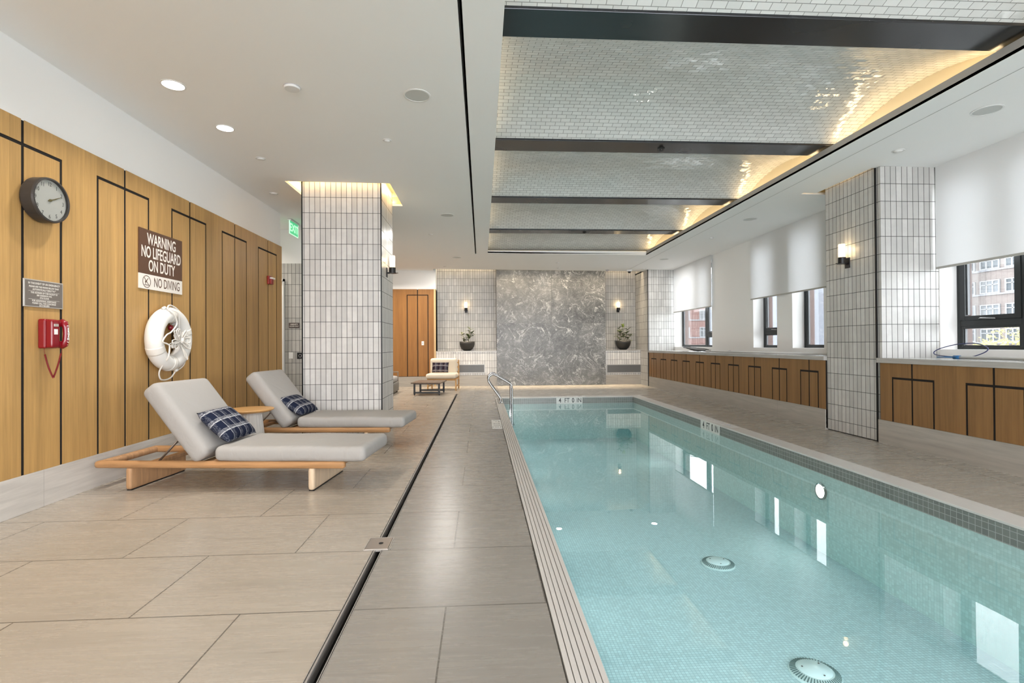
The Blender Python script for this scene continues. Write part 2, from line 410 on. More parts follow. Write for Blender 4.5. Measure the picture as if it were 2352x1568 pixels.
def m_plaid(name, navy=(.012, .016, .035), pale=(.55, .56, .58), k=1.0):
    """dark cloth with brushed pale bars: local x across, local y up the cushion"""
    mt = mat(name, rough=.9, spec=.1); n = N(mt); (x, y, z), oc = n.coords()
    ns = n.noise(oc, 26*k, 3, .7); nf = n.noise(n.comb(n.math('MULTIPLY', x, 4.0), n.math('MULTIPLY', y, .5), z), 90*k, 3, .6); nh = n.noise(n.comb(n.math('MULTIPLY', x, .4), n.math('MULTIPLY', y, 4.0), z), 90*k, 3, .6)
    def bars(c, per, ph, lo, hi, jit):
        q = n.math('FRACT', n.math('DIVIDE', n.math('ADD', c, n.math('MULTIPLY_ADD', ns, jit, ph)), per))
        return n.math('MULTIPLY', n.math('GREATER_THAN', q, lo), n.math('LESS_THAN', q, hi))
    vs = n.math('MULTIPLY', bars(x, .105/k, 5.0, .12, .58, .012), n.math('GREATER_THAN', nf, .50))
    hs = n.math('MULTIPLY', bars(y, .112/k, 5.03, .10, .42, .014), n.math('GREATER_THAN', nh, .50))
    vl = n.math('MULTIPLY', bars(x, .105/k, 5.0, .13, .165, .010), n.math('GREATER_THAN', nf, .40))
    hl = n.math('MULTIPLY', bars(y, .112/k, 5.03, .12, .17, .012), n.math('GREATER_THAN', nh, .38))
    col = n.mix(n.math('MULTIPLY', vs, .5), navy, (.15, .16, .19)); col = n.mix(n.math('MAXIMUM', n.math('MAXIMUM', vl, hl), n.math('MULTIPLY', hs, .42)), col, pale)
    n.l(col, n.b.inputs['Base Color']); n.l(n.bump(ns, .3, .002), n.b.inputs['Normal']); return mt
def m_beam():
    mt = mat('blackened_steel', (.045, .047, .05), rough=.22, metal=.75, spec=.5); n = N(mt); _, oc = n.coords()
    a = n.noise(oc, 140, 2, .5); sp = n.ramp(a, [(.74, 0.0), (.76, 1.0)])
    n.l(n.mix(sp, (.06, .063, .068), (.45, .46, .47)), n.b.inputs['Base Color'])
    b = n.noise(oc, 1.1, 3, .5); n.l(n.math('MULTIPLY_ADD', b, .35, .06), n.b.inputs['Roughness']); return mt
def m_leaf(name, mid, edge):
    mt = mat(name, rough=.45); n = N(mt); at = n.n('ShaderNodeAttribute', attribute_name='rim'); _, oc = n.coords()
    a = n.noise(oc, 60, 2, .6)
    f = n.ramp(n.math('ADD', at.outputs['Fac'], n.math('MULTIPLY', n.math('SUBTRACT', a, .5), .5)), [(.55, 0.0), (.72, 1.0)])
    n.l(n.mix(f, mid, edge), n.b.inputs['Base Color']); return mt
def m_facade(name, brick, bay=3.0, storey=3.6, dark=(.16, .18, .20)):
    """a far building: the wall's own courses only, the windows are built"""
    mt = mat(name, rough=.9); n = N(mt); u, z = n.wallu()
    c, f = n.brick(n.comb(n.math('ADD', u, 300.0), n.math('ADD', z, 300.0)), .45, .15, .02, .5)
    n.l(n.mix(n.math('MULTIPLY', f, .4), n.mix(c, tuple(q*.85 for q in brick), tuple(q*1.12 for q in brick)), tuple(min(1, q*1.4) for q in brick)), n.b.inputs['Base Color']); return mt

M = dict(
 paint=mat('white_paint', (.86, .86, .85), .75), ceil=mat('ceiling_paint', (.88, .88, .87), .8),
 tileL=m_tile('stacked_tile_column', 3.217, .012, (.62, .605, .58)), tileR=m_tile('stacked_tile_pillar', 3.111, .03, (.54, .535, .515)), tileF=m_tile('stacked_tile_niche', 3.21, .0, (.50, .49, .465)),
 tileLow=m_tile('stacked_tile_ledge', .95, .0, (.70, .69, .67)),
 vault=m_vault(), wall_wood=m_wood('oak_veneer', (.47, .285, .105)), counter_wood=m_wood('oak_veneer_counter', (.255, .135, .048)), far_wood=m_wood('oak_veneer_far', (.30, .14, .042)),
 gap=mat('shadow_gap', (.006, .004, .003), .9), floorL=m_floor('limestone_floor', -2.05), floorM=m_floor('limestone_strip', -.17, bw=.925, base=(.255, .236, .21)),
 floorR=m_floor('limestone_floor_right', 4.5, bw=6.0, y0=1.1, rh=1.93, base=(.385, .355, .31), off=0, ct=.35),
 stone=m_plainstone('limestone_base'), stoneL=m_plainstone('lit_limestone_base', (.56, .535, .50)), coping=m_plainstone('limestone_coping', (.60, .59, .565), .3), top=m_plainstone('stone_counter', (.43, .42, .40), .2),  # left base stone is paler: window light put into its colour
 band=m_mosaic('grey_green_mosaic', .047, (.175, .185, .17), (.36, .37, .35), .0022), poolwall=m_mosaic('pool_wall_mosaic', .0253, (.50, .66, .64), (.42, .58, .56), .0014, rough=.6),
 poolfloor=m_mosaic('pool_floor_mosaic', .0253, (.55, .695, .725), (.37, .51, .55), .0022, rough=.7, floor=True),
 marble=m_marble(), water=m_water(), glass=m_glass(), blind=m_blind(), beam=m_beam(),
 black=mat('black_metal', (.012, .012, .013), .35, .3), frame=mat('window_frame_black', (.014, .017, .018), .35, .2), seal=mat('grey_gasket', (.16, .17, .18), .5),
 steel=mat('brushed_steel', (.40, .40, .40), .2, 1.0), grate=m_plainstone('grating_bars', (.56, .535, .505), .5), drainsteel=mat('drain_steel', (.42, .37, .33), .3, .9),
 bronze=mat('bronze_brown_metal', (.20, .155, .125), .4, .6), clockb=mat('clock_case', (.035, .031, .029), .4), clockf=mat('clock_face', (.78, .75, .70), .4), ink=mat('dark_grey_ink', (.10, .095, .09), .6), brass=mat('brass_hands', (.32, .27, .14), .35, .7),
 red=mat('red_plastic', (.22, .004, .010), .22, 0, .6), red2=mat('red_alarm', (.30, .02, .015), .3), white=mat('white_plastic', (.82, .82, .81), .35), grey=mat('grey_plastic', (.42, .40, .42), .35),
 brown=mat('sign_brown', (.098, .047, .026), .45), cream=mat('sign_cream', (.80, .76, .70), .45), plate=mat('plate_grey', (.21, .185, .165), .35, .4), platebev=mat('plate_edge', (.50, .47, .43), .3, .4),
 ring=mat('ring_white', (.80, .79, .76), .45), rope=m_fabric('white_rope', (.78, .75, .70), 400), teak=m_grain('teak', (.43, .235, .105), 0, .28), teaky=m_grain('teak_slab', (.46, .27, .14), 2, .3), teakl=m_grain('teak_weathered', (.60, .47, .33), 2, .25),
 cush=m_fabric('pale_grey_canvas', (.365, .352, .335), 900, .3), plaid=m_plaid('navy_plaid'), plaid2=m_plaid('dark_plaid', (.02, .012, .02), (.40, .36, .36), .8),
 topwood=m_grain('table_top_oak', (.56, .32, .125), 0, .15), base=mat('white_concrete', (.58, .565, .54), .7), basef=mat('pale_boucle', (.72, .63, .50), .95),
 sofa=m_fabric('sofa_grey', (.25, .235, .21), 500), slat=m_grain('grey_slats', (.17, .125, .095), 1, .2), cfr=mat('charcoal_frame', (.07, .075, .082), .4, .3),
 pot=mat('matt_black_bowl', (.018, .018, .017), .55), soil=mat('soil', (.05, .035, .025), .95), leaf=m_leaf('variegated_leaf', (.075, .10, .04), (.50, .53, .34)), leafy=m_leaf('young_leaf', (.28, .36, .06), (.5, .55, .2)), stem=mat('plant_stem', (.20, .22, .10), .6),
 lens=m_emit('lamp_lens', (1, .95, .86), 14.0), led=m_emit('led_strip', (1, .72, .38), 6.0), exitg=mat('exit_panel', (.05, .45, .20), .3, emit=(.10, .75, .33), es=.55), exitw=mat('exit_letters', (.6, .9, .7), .3, emit=(.45, .95, .6), es=.9),
 bulb=m_emit('sconce_bulb', (1, .72, .38), 26.0), poolbulb=m_emit('pool_lamp', (1, .93, .78), 9.0), lining=mat('cove_lining', (.78, .68, .46), .7),
 lunette=mat('lunette_paint', (.80, .74, .58), .6), speaker=mat('speaker_grille', (.55, .56, .54), .6), dwhite=mat('fixture_white', (.76, .76, .75), .5),
 brickw=m_facade('brown_brick', (.105, .088, .082)), brickr=m_facade('red_brick', (.11, .045, .038)), wing=mat('own_brick', (.10, .045, .035), .9), spandrel=mat('pale_band', (.15, .155, .17), .8),
 wframe=mat('white_frame', (.20, .21, .225), .6), wpane=mat('dark_pane', (.05, .058, .066), .4, 0, .1), wpane2=mat('paler_pane', (.11, .12, .13), .4, 0, .1), yleaf=mat('yellow_leaf', (.30, .27, .09), .8, 0, .1), bark=mat('bark', (.10, .07, .05), .9),
 greyw=mat('grey_render', (.13, .14, .165), .9), blue=mat('blue_cable', (.02, .03, .12), .4), bluec=mat('blue_collar', (.02, .14, .35), .4), net=mat('net_mesh', (.16, .15, .14), .9), pole=mat('white_pole', (.74, .74, .73), .3), grille=mat('grille_slats', (.17, .17, .165), .4, .6),
)
def frost():
    mt = bpy.data.materials.new('frosted_glass_shade'); mt.use_nodes = True; t = mt.node_tree; t.nodes.remove(t.nodes['Principled BSDF']); n = N(mt)
    a = n.n('ShaderNodeBsdfTranslucent'); a.inputs[0].default_value = (.95, .9, .8, 1); b = n.n('ShaderNodeBsdfTransparent'); b.inputs[0].default_value = (1, .97, .9, 1)
    mx = n.n('ShaderNodeMixShader'); mx.inputs[0].default_value = .45; n.l(a.outputs[0], mx.inputs[1]); n.l(b.outputs[0], mx.inputs[2])
    e = n.n('ShaderNodeEmission'); e.inputs[0].default_value = (1, .86, .62, 1); e.inputs[1].default_value = .16
    ad = n.n('ShaderNodeAddShader'); n.l(mx.outputs[0], ad.inputs[0]); n.l(e.outputs[0], ad.inputs[1]); n.l(ad.outputs[0], n.out.inputs['Surface']); return mt
M['frost'] = frost()
ST = dict(kind='structure')

# ================================================================== SETTING
def cz(x): return 3.37-.01*x
PX0, PX1, PY0, PY1 = .445, 3.474, -2.5, 11.45        # pool basin
WZ, FZ = -.145, -.95
# ---- floors
b = MB(); b.box(-7.2, -.645, -4, 15.2, -.25, 0); b.build('floor', M['floorL'], **ST)
b = MB(); b.box(-.585, .295, -4, 15.2, -.25, 0); b.box(.295, .445, 11.45, 15.2, -.25, 0); b.build('floor', M['floorM'], **ST)
b = MB(); b.box(PX0, 3.70, 11.72, 15.2, -.25, 0); b.box(3.70, 4.50, -4, 15.2, -.25, 0); b.box(4.506, 5.6, -4, 15.2, -.25, 0); b.box(4.50, 4.506, -4, 15.2, -.25, -.004)
b.box(.295, 3.70, -4, PY0, -.25, 0); b.build('floor', M['floorR'], **ST)
b = MB(); b.box(3.474, 3.699, PY0, 11.72, -.019, 0.001); b.box(PX0, 3.474, PY1, 11.719, -.019, .001); b.build('trim_1', M['coping'], bevel=.004, label='pale stone coping along the right and far pool edge', **ST)
b = MB(); b.box(-.645, -.585, -4, 15.2, -.25, -.06); b.build('trim_2', M['gap'], **ST)
# linear drain: two steel edges over a dark channel
t = thing('channel_drain', 'long thin black slot drain with steel edges running down the deck', 'drain', (-.615, 0, 0))
b = MB(); b.box(-.030, -.027, -2.5, 12.6, -.05, .0012); b.box(.027, .030, -2.5, 12.6, -.05, .0012); b.box(-.0235, -.0155, -2.5, 12.6, -.05, .0006); b.box(.0195, .0235, -2.5, 12.6, -.05, .0006)
b.build('steel_edge', mat('worn_steel_edge', (.34, .32, .30), .45, .5), t)
b = MB(); b.box(-.03, .03, 12.6, 15.2, -.2, 0); b.build('floor', M['floorL'], loc=(-.615, 0, 0), **ST)
t = thing('drain_cover', 'small square brushed steel cover plate set in the slot drain', 'drain cover', (-.615, 3.12, 0))
b = MB(); b.box(-.078, .055, -.088, .088, -.01, .003); b.build('plate', M['drainsteel'], t, bevel=.001)
b = MB(); b.box(-.085, -.081, -.095, .095, -.01, .003); b.box(.060, .064, -.095, .095, -.01, .003); b.box(.068, .071, -.095, .095, -.01, .003); b.box(-.081, .071, .091, .095, -.01, .003); b.box(-.081, .071, -.095, -.091, -.01, .003); b.build('rim', M['platebev'], t)
b = MB(); b.lathe([(.014, .0031), (.014, .0042)], n=20); b.build('hole', M['gap'], t)
# gutter grating at the left pool edge
t = thing('gutter_grating', 'pale slotted overflow grating along the left pool edge', 'grating', (.295, 0, 0))
b = MB()
x = .008
for k in range(6):
    b.box(x, x+.0205, -2.5, 11.45, -.03, .001); x += .0245
b.build('bar', M['grate'], t)
b = MB(); b.box(0, .15, -2.5, 11.45, -.25, -.02); b.build('channel', mat('grating_channel', (.20, .185, .165), .8), t)
# ---- pool basin
b = MB(); b.box(PX0, PX1, PY0, PY1, FZ-.2, FZ); b.build('pool_floor', M['poolfloor'], **ST)
b = MB()
for (x0, x1, y0, y1) in ((PX1, PX1+.25, PY0-.25, PY1+.25), (PX0-.15, PX0, PY0-.25, PY1+.25), (PX0, PX1, PY1, PY1+.25), (PX0, PX1, PY0-.25, PY0)):
    b.box(x0, x1, y0, y1, FZ-.2, WZ-.0)
b.build('pool_wall', M['poolwall'], **ST)
b = MB()
for (x0, x1, y0, y1) in ((PX1+.001, PX1+.2, PY0-.2, PY1+.2), (PX0-.14, PX0-.001, PY0-.2, PY1+.2), (PX0, PX1, PY1+.001, PY1+.2), (PX0, PX1, PY0-.2, PY0-.001)):
    b.box(x0, x1, y0, y1, WZ-.001, -.02)
b.build('trim_3', M['band'], label='grey green mosaic waterline band of the pool', **ST)
b = MB(); b.box(PX0-.02, PX1+.02, PY0-.02, PY1+.02, FZ-.05, WZ); b.build('pool_water', M['water'], label='clear pale turquoise pool water with a mirror-flat surface', category='water', kind='stuff')

# ---- left wall
def frameL(s, z, d): return (-3.31-.004+d, s, z)
def panel_run(name, fn, cs, h, s0, s1, z0, z1, zb, mt, g=.013, th=.004):
    b = MB()
    allc = sorted(cs)
    edges = [(None, allc[0])]+list(zip(allc, allc[1:]))+[(allc[-1], None)]
    for a, c in edges:
        L0 = s0 if a is None else a+g; R0 = s1 if c is None else c-g
        L1 = s0 if a is None else a+h+g; R1 = s1 if c is None else c-h-g
        L1 = max(L1, L0); R1 = min(R1, R0)
        if R0-L0 < .02: continue
        if a is not None and L1 > R0: L1 = R0-.001
        if c is not None and R1 < L0: R1 = L0+.001
        poly = [(L0, zb+g), (L0, z1), (R0, z1), (R0, zb+g), (R1, zb+g), (R1, z0), (L1, z0), (L1, zb+g)]
        if L1 == L0: poly = [p for i, p in enumerate(poly) if i != 7 and i != 0]
        q = []
        for p in poly:
            if not q or (abs(p[0]-q[-1][0])+abs(p[1]-q[-1][1])) > 1e-6: q.append(p)
        b.prism(q, fn, 0, th)
    for c in allc:
        if c-h+g > s0 and c-g > s0: b.prism([(max(s0, c-h+g), z0), (c-g, z0), (c-g, zb-g), (max(s0, c-h+g), zb-g)], fn, 0, th)
        if c+g < s1: b.prism([(c+g, z0), (min(s1, c+h-g), z0), (min(s1, c+h-g), zb-g), (c+g, zb-g)], fn, 0, th)
    o = b.build(name, mt, **ST); return o
b = MB(); b.box(-3.6, -3.326, -4, 8.60, 0, 3.9); b.build('wall_left', M['paint'], **ST)
b = MB(); b.box(-3.3255, -3.3145, -4, 8.625, .28, 2.85); b.build('wall_left', M['gap'], **ST)
panel_run('trim_4', frameL, [3.865+1.0545*k for k in range(-7, 5)], .335, -4, 8.63, .28, 2.855, 2.675, M['wall_wood'])
b = MB(); b.box(-3.35, -3.309, -4, 8.63, 0, .279); b.build('baseboard_left', M['stoneL'], bevel=.003, **ST)
# corridor and tiled wall behind the column
b = MB(); b.box(-7.2, -3.6, 8.45, 8.60, 0, 3.9); b.box(-7.3, -7.2, 8.4, 15.4, 0, 3.9); b.box(-3.6, -3.326, 8.60, 8.61, 0, 3.9)
b.box(-7.2, -2.3, 9.805, 10.0, 0, 3.9); b.build('wall_back_left', M['paint'], **ST)
b = MB(); b.box(-3.70, -2.3, 9.79, 9.804, 0, 2.763); b.box(-4.3, -3.70, 9.79, 9.804, 2.47, 2.763); b.build('trim_5', M['tileF'], **ST)
b = MB(); b.box(-3.72, -3.705, 9.74, 9.803, 0, 2.465); b.box(-4.25, -3.705, 9.74, 9.803, 2.42, 2.465); b.build('door_1', M['paint'], **ST)
b = MB(); b.box(-4.25, -3.722, 9.78, 9.803, 0, 2.42); b.build('door_1', M['paint'], **ST)
# ---- far wall
b = MB(); b.box(-7.2, 6.0, 15.42, 15.6, 0, 3.9); b.box(-7.2, -1.33, 14.93, 15.42, 0, 3.9); b.build('wall_far', M['paint'], **ST)
def frameF(s, z, d): return (s, 14.905-d, z)
b = MB(); b.box(-7.2, -1.39, 14.906, 14.929, .28, 2.83); b.build('wall_far', M['gap'], **ST)
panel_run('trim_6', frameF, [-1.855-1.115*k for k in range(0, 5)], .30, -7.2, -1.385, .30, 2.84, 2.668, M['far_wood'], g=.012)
b = MB(); b.box(-1.384, -1.33, 14.88, 15.36, 0, 2.84); b.build('trim_7', mat('light_oak_edge', (.58, .40, .20), .5), **ST)
b = MB(); b.box(-7.2, -1.385, 14.89, 14.93, 0, .29); b.box(-1.33, .45, 14.89, 15.1, 0, .312); b.box(3.68, 4.75, 14.89, 15.1, 0, .29); b.build('baseboard_far', M['stone'], **ST)
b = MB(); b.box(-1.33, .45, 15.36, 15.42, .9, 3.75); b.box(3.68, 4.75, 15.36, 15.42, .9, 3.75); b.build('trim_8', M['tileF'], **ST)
b = MB(); b.box(-1.33, .45, 14.90, 15.36, .312, 1.0); b.box(3.68, 4.75, 14.90, 15.36, .29, 1.0); b.build('trim_9', M['tileLow'], **ST)
b = MB(); b.box(-1.33, .45, 14.895, 15.36, 1.0, 1.03); b.box(3.68, 4.75, 14.895, 15.36, 1.0, 1.03); b.build('trim_10', M['top'], **ST)
b = MB(); b.box(.45, 3.68, 14.85, 15.42, .006, 3.75); b.build('wall_far_marble', M['marble'], label='grey veined marble feature wall at the pool end', **ST)
# pillar block at the far right with black corner trim
b = MB(); b.box(4.75, 5.53, 14.2, 15.42, 0, 3.9); b.build('pillar_far', M['tileR'], **ST)
b = MB(); b.box(4.742, 4.758, 14.185, 14.215, 0, 3.34); b.build('trim_11', M['black'], **ST)
# ---- right wall with window openings
ys = [-4]+[v for o_ in OPEN for v in o_]+[15.42]
def wallstrips(x0, x1):
    b = MB()
    for i in range(0, len(ys), 2): b.box(x0, x1, ys[i], ys[i+1], 0, 3.9)
    for a, c in OPEN: b.box(x0, x1, a, c, 0, 1.113); b.box(x0, x1, a, c, 3.22, 3.9)
    return b
wallstrips(5.53, 5.80).build('wall_right', M['paint'], **ST)
wallstrips(5.80, 5.94).build('wall_exterior', M['wing'], **ST)
# unseen rear wall; its wide opening is added to brighten the room
b = MB(); b.box(-3.6, 6.02, -4.2, -4.0, 0, .35); b.box(-3.6, 6.02, -4.2, -4.0, 3.2, 3.9); b.box(-3.6, -3.0, -4.2, -4.0, .35, 3.2); b.box(5.2, 6.02, -4.2, -4.0, .35, 3.2)
for x in (-1.0, 1.0, 3.1): b.box(x-.05, x+.05, -4.15, -4.05, .35, 3.2)
b.build('wall_rear', M['paint'], **ST)
b = MB(); b.box(-7.5, 6.3, -4.4, 15.7, 3.9, 4.0); b.build('roof_light_block', M['paint'], **ST)  # unseen slab added above the ceiling to keep sky light out
b = MB(); b.box(-7.5, 6.3, -4.4, 15.7, -1.3, -1.2); b.build('ground_slab', M['stone'], **ST)
# ---- ceiling with its openings
XB = [-7.2, -2.6, -1.385, -1.22, -.14, -.112, .16, 3.957, 4.56, 4.70, 4.75, 5.53]
YB = [-4, -2.9, 5.87, 6.89, 6.95, 8.0, 11.92, 12.1, 14.55, 15.42]
def hole(x, y):
    if .16 < x < 3.957 and -2.9 < y < 11.92: return True
    if -.14 < x < -.112 and y < 12.1: return True
    if -2.6 < x < -1.22 and 6.89 < y < 8.0: return True
    if 4.75 < x < 5.53 and 5.87 < y < 6.95: return True
    if 4.56 < x < 4.75 and 6.89 < y < 6.95: return True
    if -1.385 < x < 4.75 and 14.55 < y: return True
    return False
b = MB()
for i in range(len(XB)-1):
    for j in range(len(YB)-1):
        x0, x1, y0, y1 = XB[i], XB[i+1], YB[j], YB[j+1]
        if hole((x0+x1)/2, (y0+y1)/2): continue
        v = [b.bm.verts.new(p) for p in ((x0, y0, cz(x0)), (x1, y0, cz(x1)), (x1, y1, cz(x1)), (x0, y1, cz(x0)))]
        w_ = [b.bm.verts.new(q.co+Vector((0, 0, .03))) for q in v]
        b.face(v); b.face(list(reversed(w_)))
        for k in range(4): b.face([v[k], w_[k], w_[(k+1) % 4], v[(k+1) % 4]])
bmesh.ops.remove_doubles(b.bm, verts=b.bm.verts, dist=1e-5)
b.build('ceiling', M['ceil'], **ST)
b = MB(); b.box(-.15, -.10, -4, 12.1, 3.41, 3.50); b.build('ceiling_slot', M['gap'], **ST)
b = MB(); b.box(-.139, -.128, -4, 12.1, 3.38, 3.41); b.build('trim_12', M['gap'], **ST)
# lips of the vault opening
b = MB(); b.box(3.957, 3.985, -2.9, 11.95, 3.334, 3.425); b.build('trim_13', mat('lip_grey', (.42, .41, .39), .7), **ST)
b = MB(); b.box(.13, .16, -2.9, 11.95, 3.369, 3.40); b.box(.16, 3.957, 11.92, 11.95, 3.36, 3.425); b.build('trim_14', M['ceil'], **ST)
b = MB(); b.box(4.207, 4.211, -4, 14.55, 3.3255, 3.3275); b.build('trim_15', mat('joint_line', (.35, .35, .34), .8), **ST)
# vault bays, steel beams, lunettes and cove lights
BP = 2.17; b0 = 3.37; YS = [b0+BP*k for k in range(-3, 5)]
b = MB()
for k in range(len(YS)-1):
    y0, y1 = YS[k]+.305, YS[k+1]+.005; n_ = 26; prev = None
    for i in range(n_+1):
        tt = i/n_; yy = y0+(y1-y0)*tt; zz = 3.47+.20*(1-(2*tt-1)**2)
        cur = (b.bm.verts.new((-.10, yy, zz)), b.bm.verts.new((4.15, yy, zz)))
        if prev: b.face([prev[0], prev[1], cur[1], cur[0]])
        prev = cur
o = b.build('ceiling_vault', M['vault'], smooth=True, **ST)
b = MB()
for k in range(len(YS)):
    b.box(-.10, 4.15, YS[k], YS[k]+.31, 3.45, 3.75)
b.build('ceiling_beam', M['beam'], bevel=.004, **ST)
b = MB(); b.box(4.15, 4.17, -4, 12.4, 3.33, 3.9); b.build('wall_vault_end', M['lunette'], **ST)
b = MB(); b.box(-.13, -.10, -4, 12.4, 3.41, 3.9); b.build('wall_vault_start', M['lining'], **ST)
b = MB(); b.box(3.985, 4.15, -2.9, 12.0, 3.335, 3.355); b.box(-.10, .13, -2.9, 12.0, 3.40, 3.415); b.build('cove_ledge', M['lining'], **ST)
b = MB(); b.box(-.1, 4.15, 12.36, 12.4, 3.4, 3.9); b.box(-.1, 4.15, 11.95, 12.07, 3.42, 3.44); b.build('cove_end', M['lining'], **ST)
for k in range(len(YS)-1):
    ym = (YS[k]+.31+YS[k+1])/2
    area('cove_lamp_right', (4.07, ym, 3.385), (math.pi, math.radians(-12), 0), .05, 1.80, LP['cove'], WARM2)
    area('cove_lamp_left', (.02, ym, 3.425), (math.pi, 0, 0), .05, 1.80, LP['cove']*.7, WARM)
# recess above the column and its glow
for (x0, x1, y0, y1, nm) in ((-2.6, -1.22, 6.89, 8.0, 'column'), (4.56, 5.53, 5.87, 6.95, 'pillar')):
    zt = cz(x0)+.16
    b = MB()
    if nm == 'column':
        b.box(x0-.16, x1+.12, y0-.12, y1+.12, zt, zt+.02)
        b.box(x0-.18, x0-.16, y0-.12, y1+.12, cz(x0)+.03, zt); b.box(x1+.12, x1+.14, y0-.12, y1+.12, cz(x1)+.03, zt); b.box(x0-.16, x1+.12, y1+.12, y1+.14, cz(x0)+.03, zt); b.box(x0-.16, x1+.12, y0-.14, y0-.12, cz(x0)+.03, zt)
    else:
        b.box(x0-.02, x1, y0-.12, y1+.12, zt, zt+.02); b.box(x0-.04, x0-.02, y0-.12, y1+.12, cz(x0)+.02, zt); b.box(x0, x1, y1+.12, y1+.14, cz(x1)+.02, zt); b.box(x0, x1, y0-.14, y0-.12, cz(x1)+.02, zt)
    b.build('cove_'+nm, M['lining'], **ST)
for (loc, sx, sy) in (((-2.68, 7.45, 3.45), .04, 1.0), ((-1.13, 7.45, 3.44), .04, 1.0), ((-1.9, 6.80, 3.445), 1.1, .04), ((-1.9, 8.08, 3.445), 1.1, .04)):
    area('column_cove_lamp', loc, (math.pi, 0, 0), sx, sy, LP['colcove']*.25, WARM2)
for x in (-2.62, -1.2):
    pass
area('column_wash', (-1.9, 6.95, 3.52), (math.radians(20), 0, 0), 1.0, .03, LP['colcove']*.22, WARM2)
area('column_wash', (-1.29, 7.45, 3.52), (0, math.radians(20), 0), .03, .8, LP['colcove']*.22, WARM2)
area('column_wash', (-2.51, 7.45, 3.52), (0, math.radians(-20), 0), .03, .8, LP['colcove']*.15, WARM2)
area('pillar_cove_lamp', (4.70, 6.40, 3.40), (0, math.radians(30), 0), .03, .9, 1.6, WARM2)
# niche slot lamps above the far wall
b = MB(); b.box(-1.40, 4.76, 14.50, 14.53, 3.40, 3.75); b.build('cove_far', M['lining'], **ST)
area('far_slot_lamp', (-.44, 15.20, 3.62), (math.radians(8), 0, 0), 1.7, .05, LP['niche']*.35, WARM)
area('far_slot_lamp', (4.21, 15.20, 3.62), (math.radians(8), 0, 0), 1.0, .05, LP['niche']*.22, WARM)
area('far_slot_lamp', (2.07, 14.66, 3.62), (math.radians(14), 0, 0), 3.2, .05, LP['niche']*.42, (1, .86, .68))
area('far_slot_down', (1.7, 14.68, 3.70), (0, 0, 0), 6.0, .04, 80.0, (1, .78, .52), math.radians(46))
# ---- pillar between the windows and the column on the left
def tiled_pillar(name, x0, x1, y0, y1, mt, corners, h=3.60, label=None):
    b = MB(); b.box(x0, x1, y0, y1, 0.012, h); b.build(name, mt, **ST)
    b = MB(); b.box(x0+.004, x1-.004, y0+.004, y1-.004, 0, .012)
    for (cx, cy) in corners: b.box(cx-.008, cx+.008, cy-.008, cy+.008, 0, h)
    b.build('trim_16', M['black'], **ST)
tiled_pillar('pillar_left', -2.42, -1.365, 7.0, 7.92, M['tileL'], [(-2.415, 7.0), (-1.36, 7.0)])
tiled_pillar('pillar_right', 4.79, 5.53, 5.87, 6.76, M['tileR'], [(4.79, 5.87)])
# ---- counter run under the windows
def frameC(s, z, d): return (4.769-d, s, z)
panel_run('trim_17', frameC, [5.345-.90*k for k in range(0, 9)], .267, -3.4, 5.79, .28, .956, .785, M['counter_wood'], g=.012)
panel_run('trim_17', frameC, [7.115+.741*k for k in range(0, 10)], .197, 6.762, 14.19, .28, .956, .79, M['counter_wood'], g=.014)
b = MB(); b.box(4.77, 4.80, -4, 5.80, .02, .956); b.box(4.77, 4.80, 6.762, 14.2, .02, .956); b.build('cabinet_back', M['gap'], **ST)
b = MB(); b.box(4.80, 5.53, -4, 5.80, 0, .955); b.box(4.80, 5.53, 6.762, 14.2, 0, .955); b.build('cabinet_body', M['paint'], **ST)
b = MB(); b.box(4.757, 4.80, -4, 5.82, 0, .279); b.box(4.757, 4.80, 6.762, 14.2, 0, .279); b.build('baseboard_right', M['stone'], **ST)
b = MB(); b.box(4.745, 5.53, -4, 5.83, .957, 1.016); b.box(4.745, 5.53, 6.762, 14.2, .957, 1.016); b.build('countertop', M['top'], bevel=.004, **ST)
b = MB(); b.box(4.80, 5.53, 5.80, 5.868, 0, 3.33); b.build('trim_18', M['tileR'], **ST)
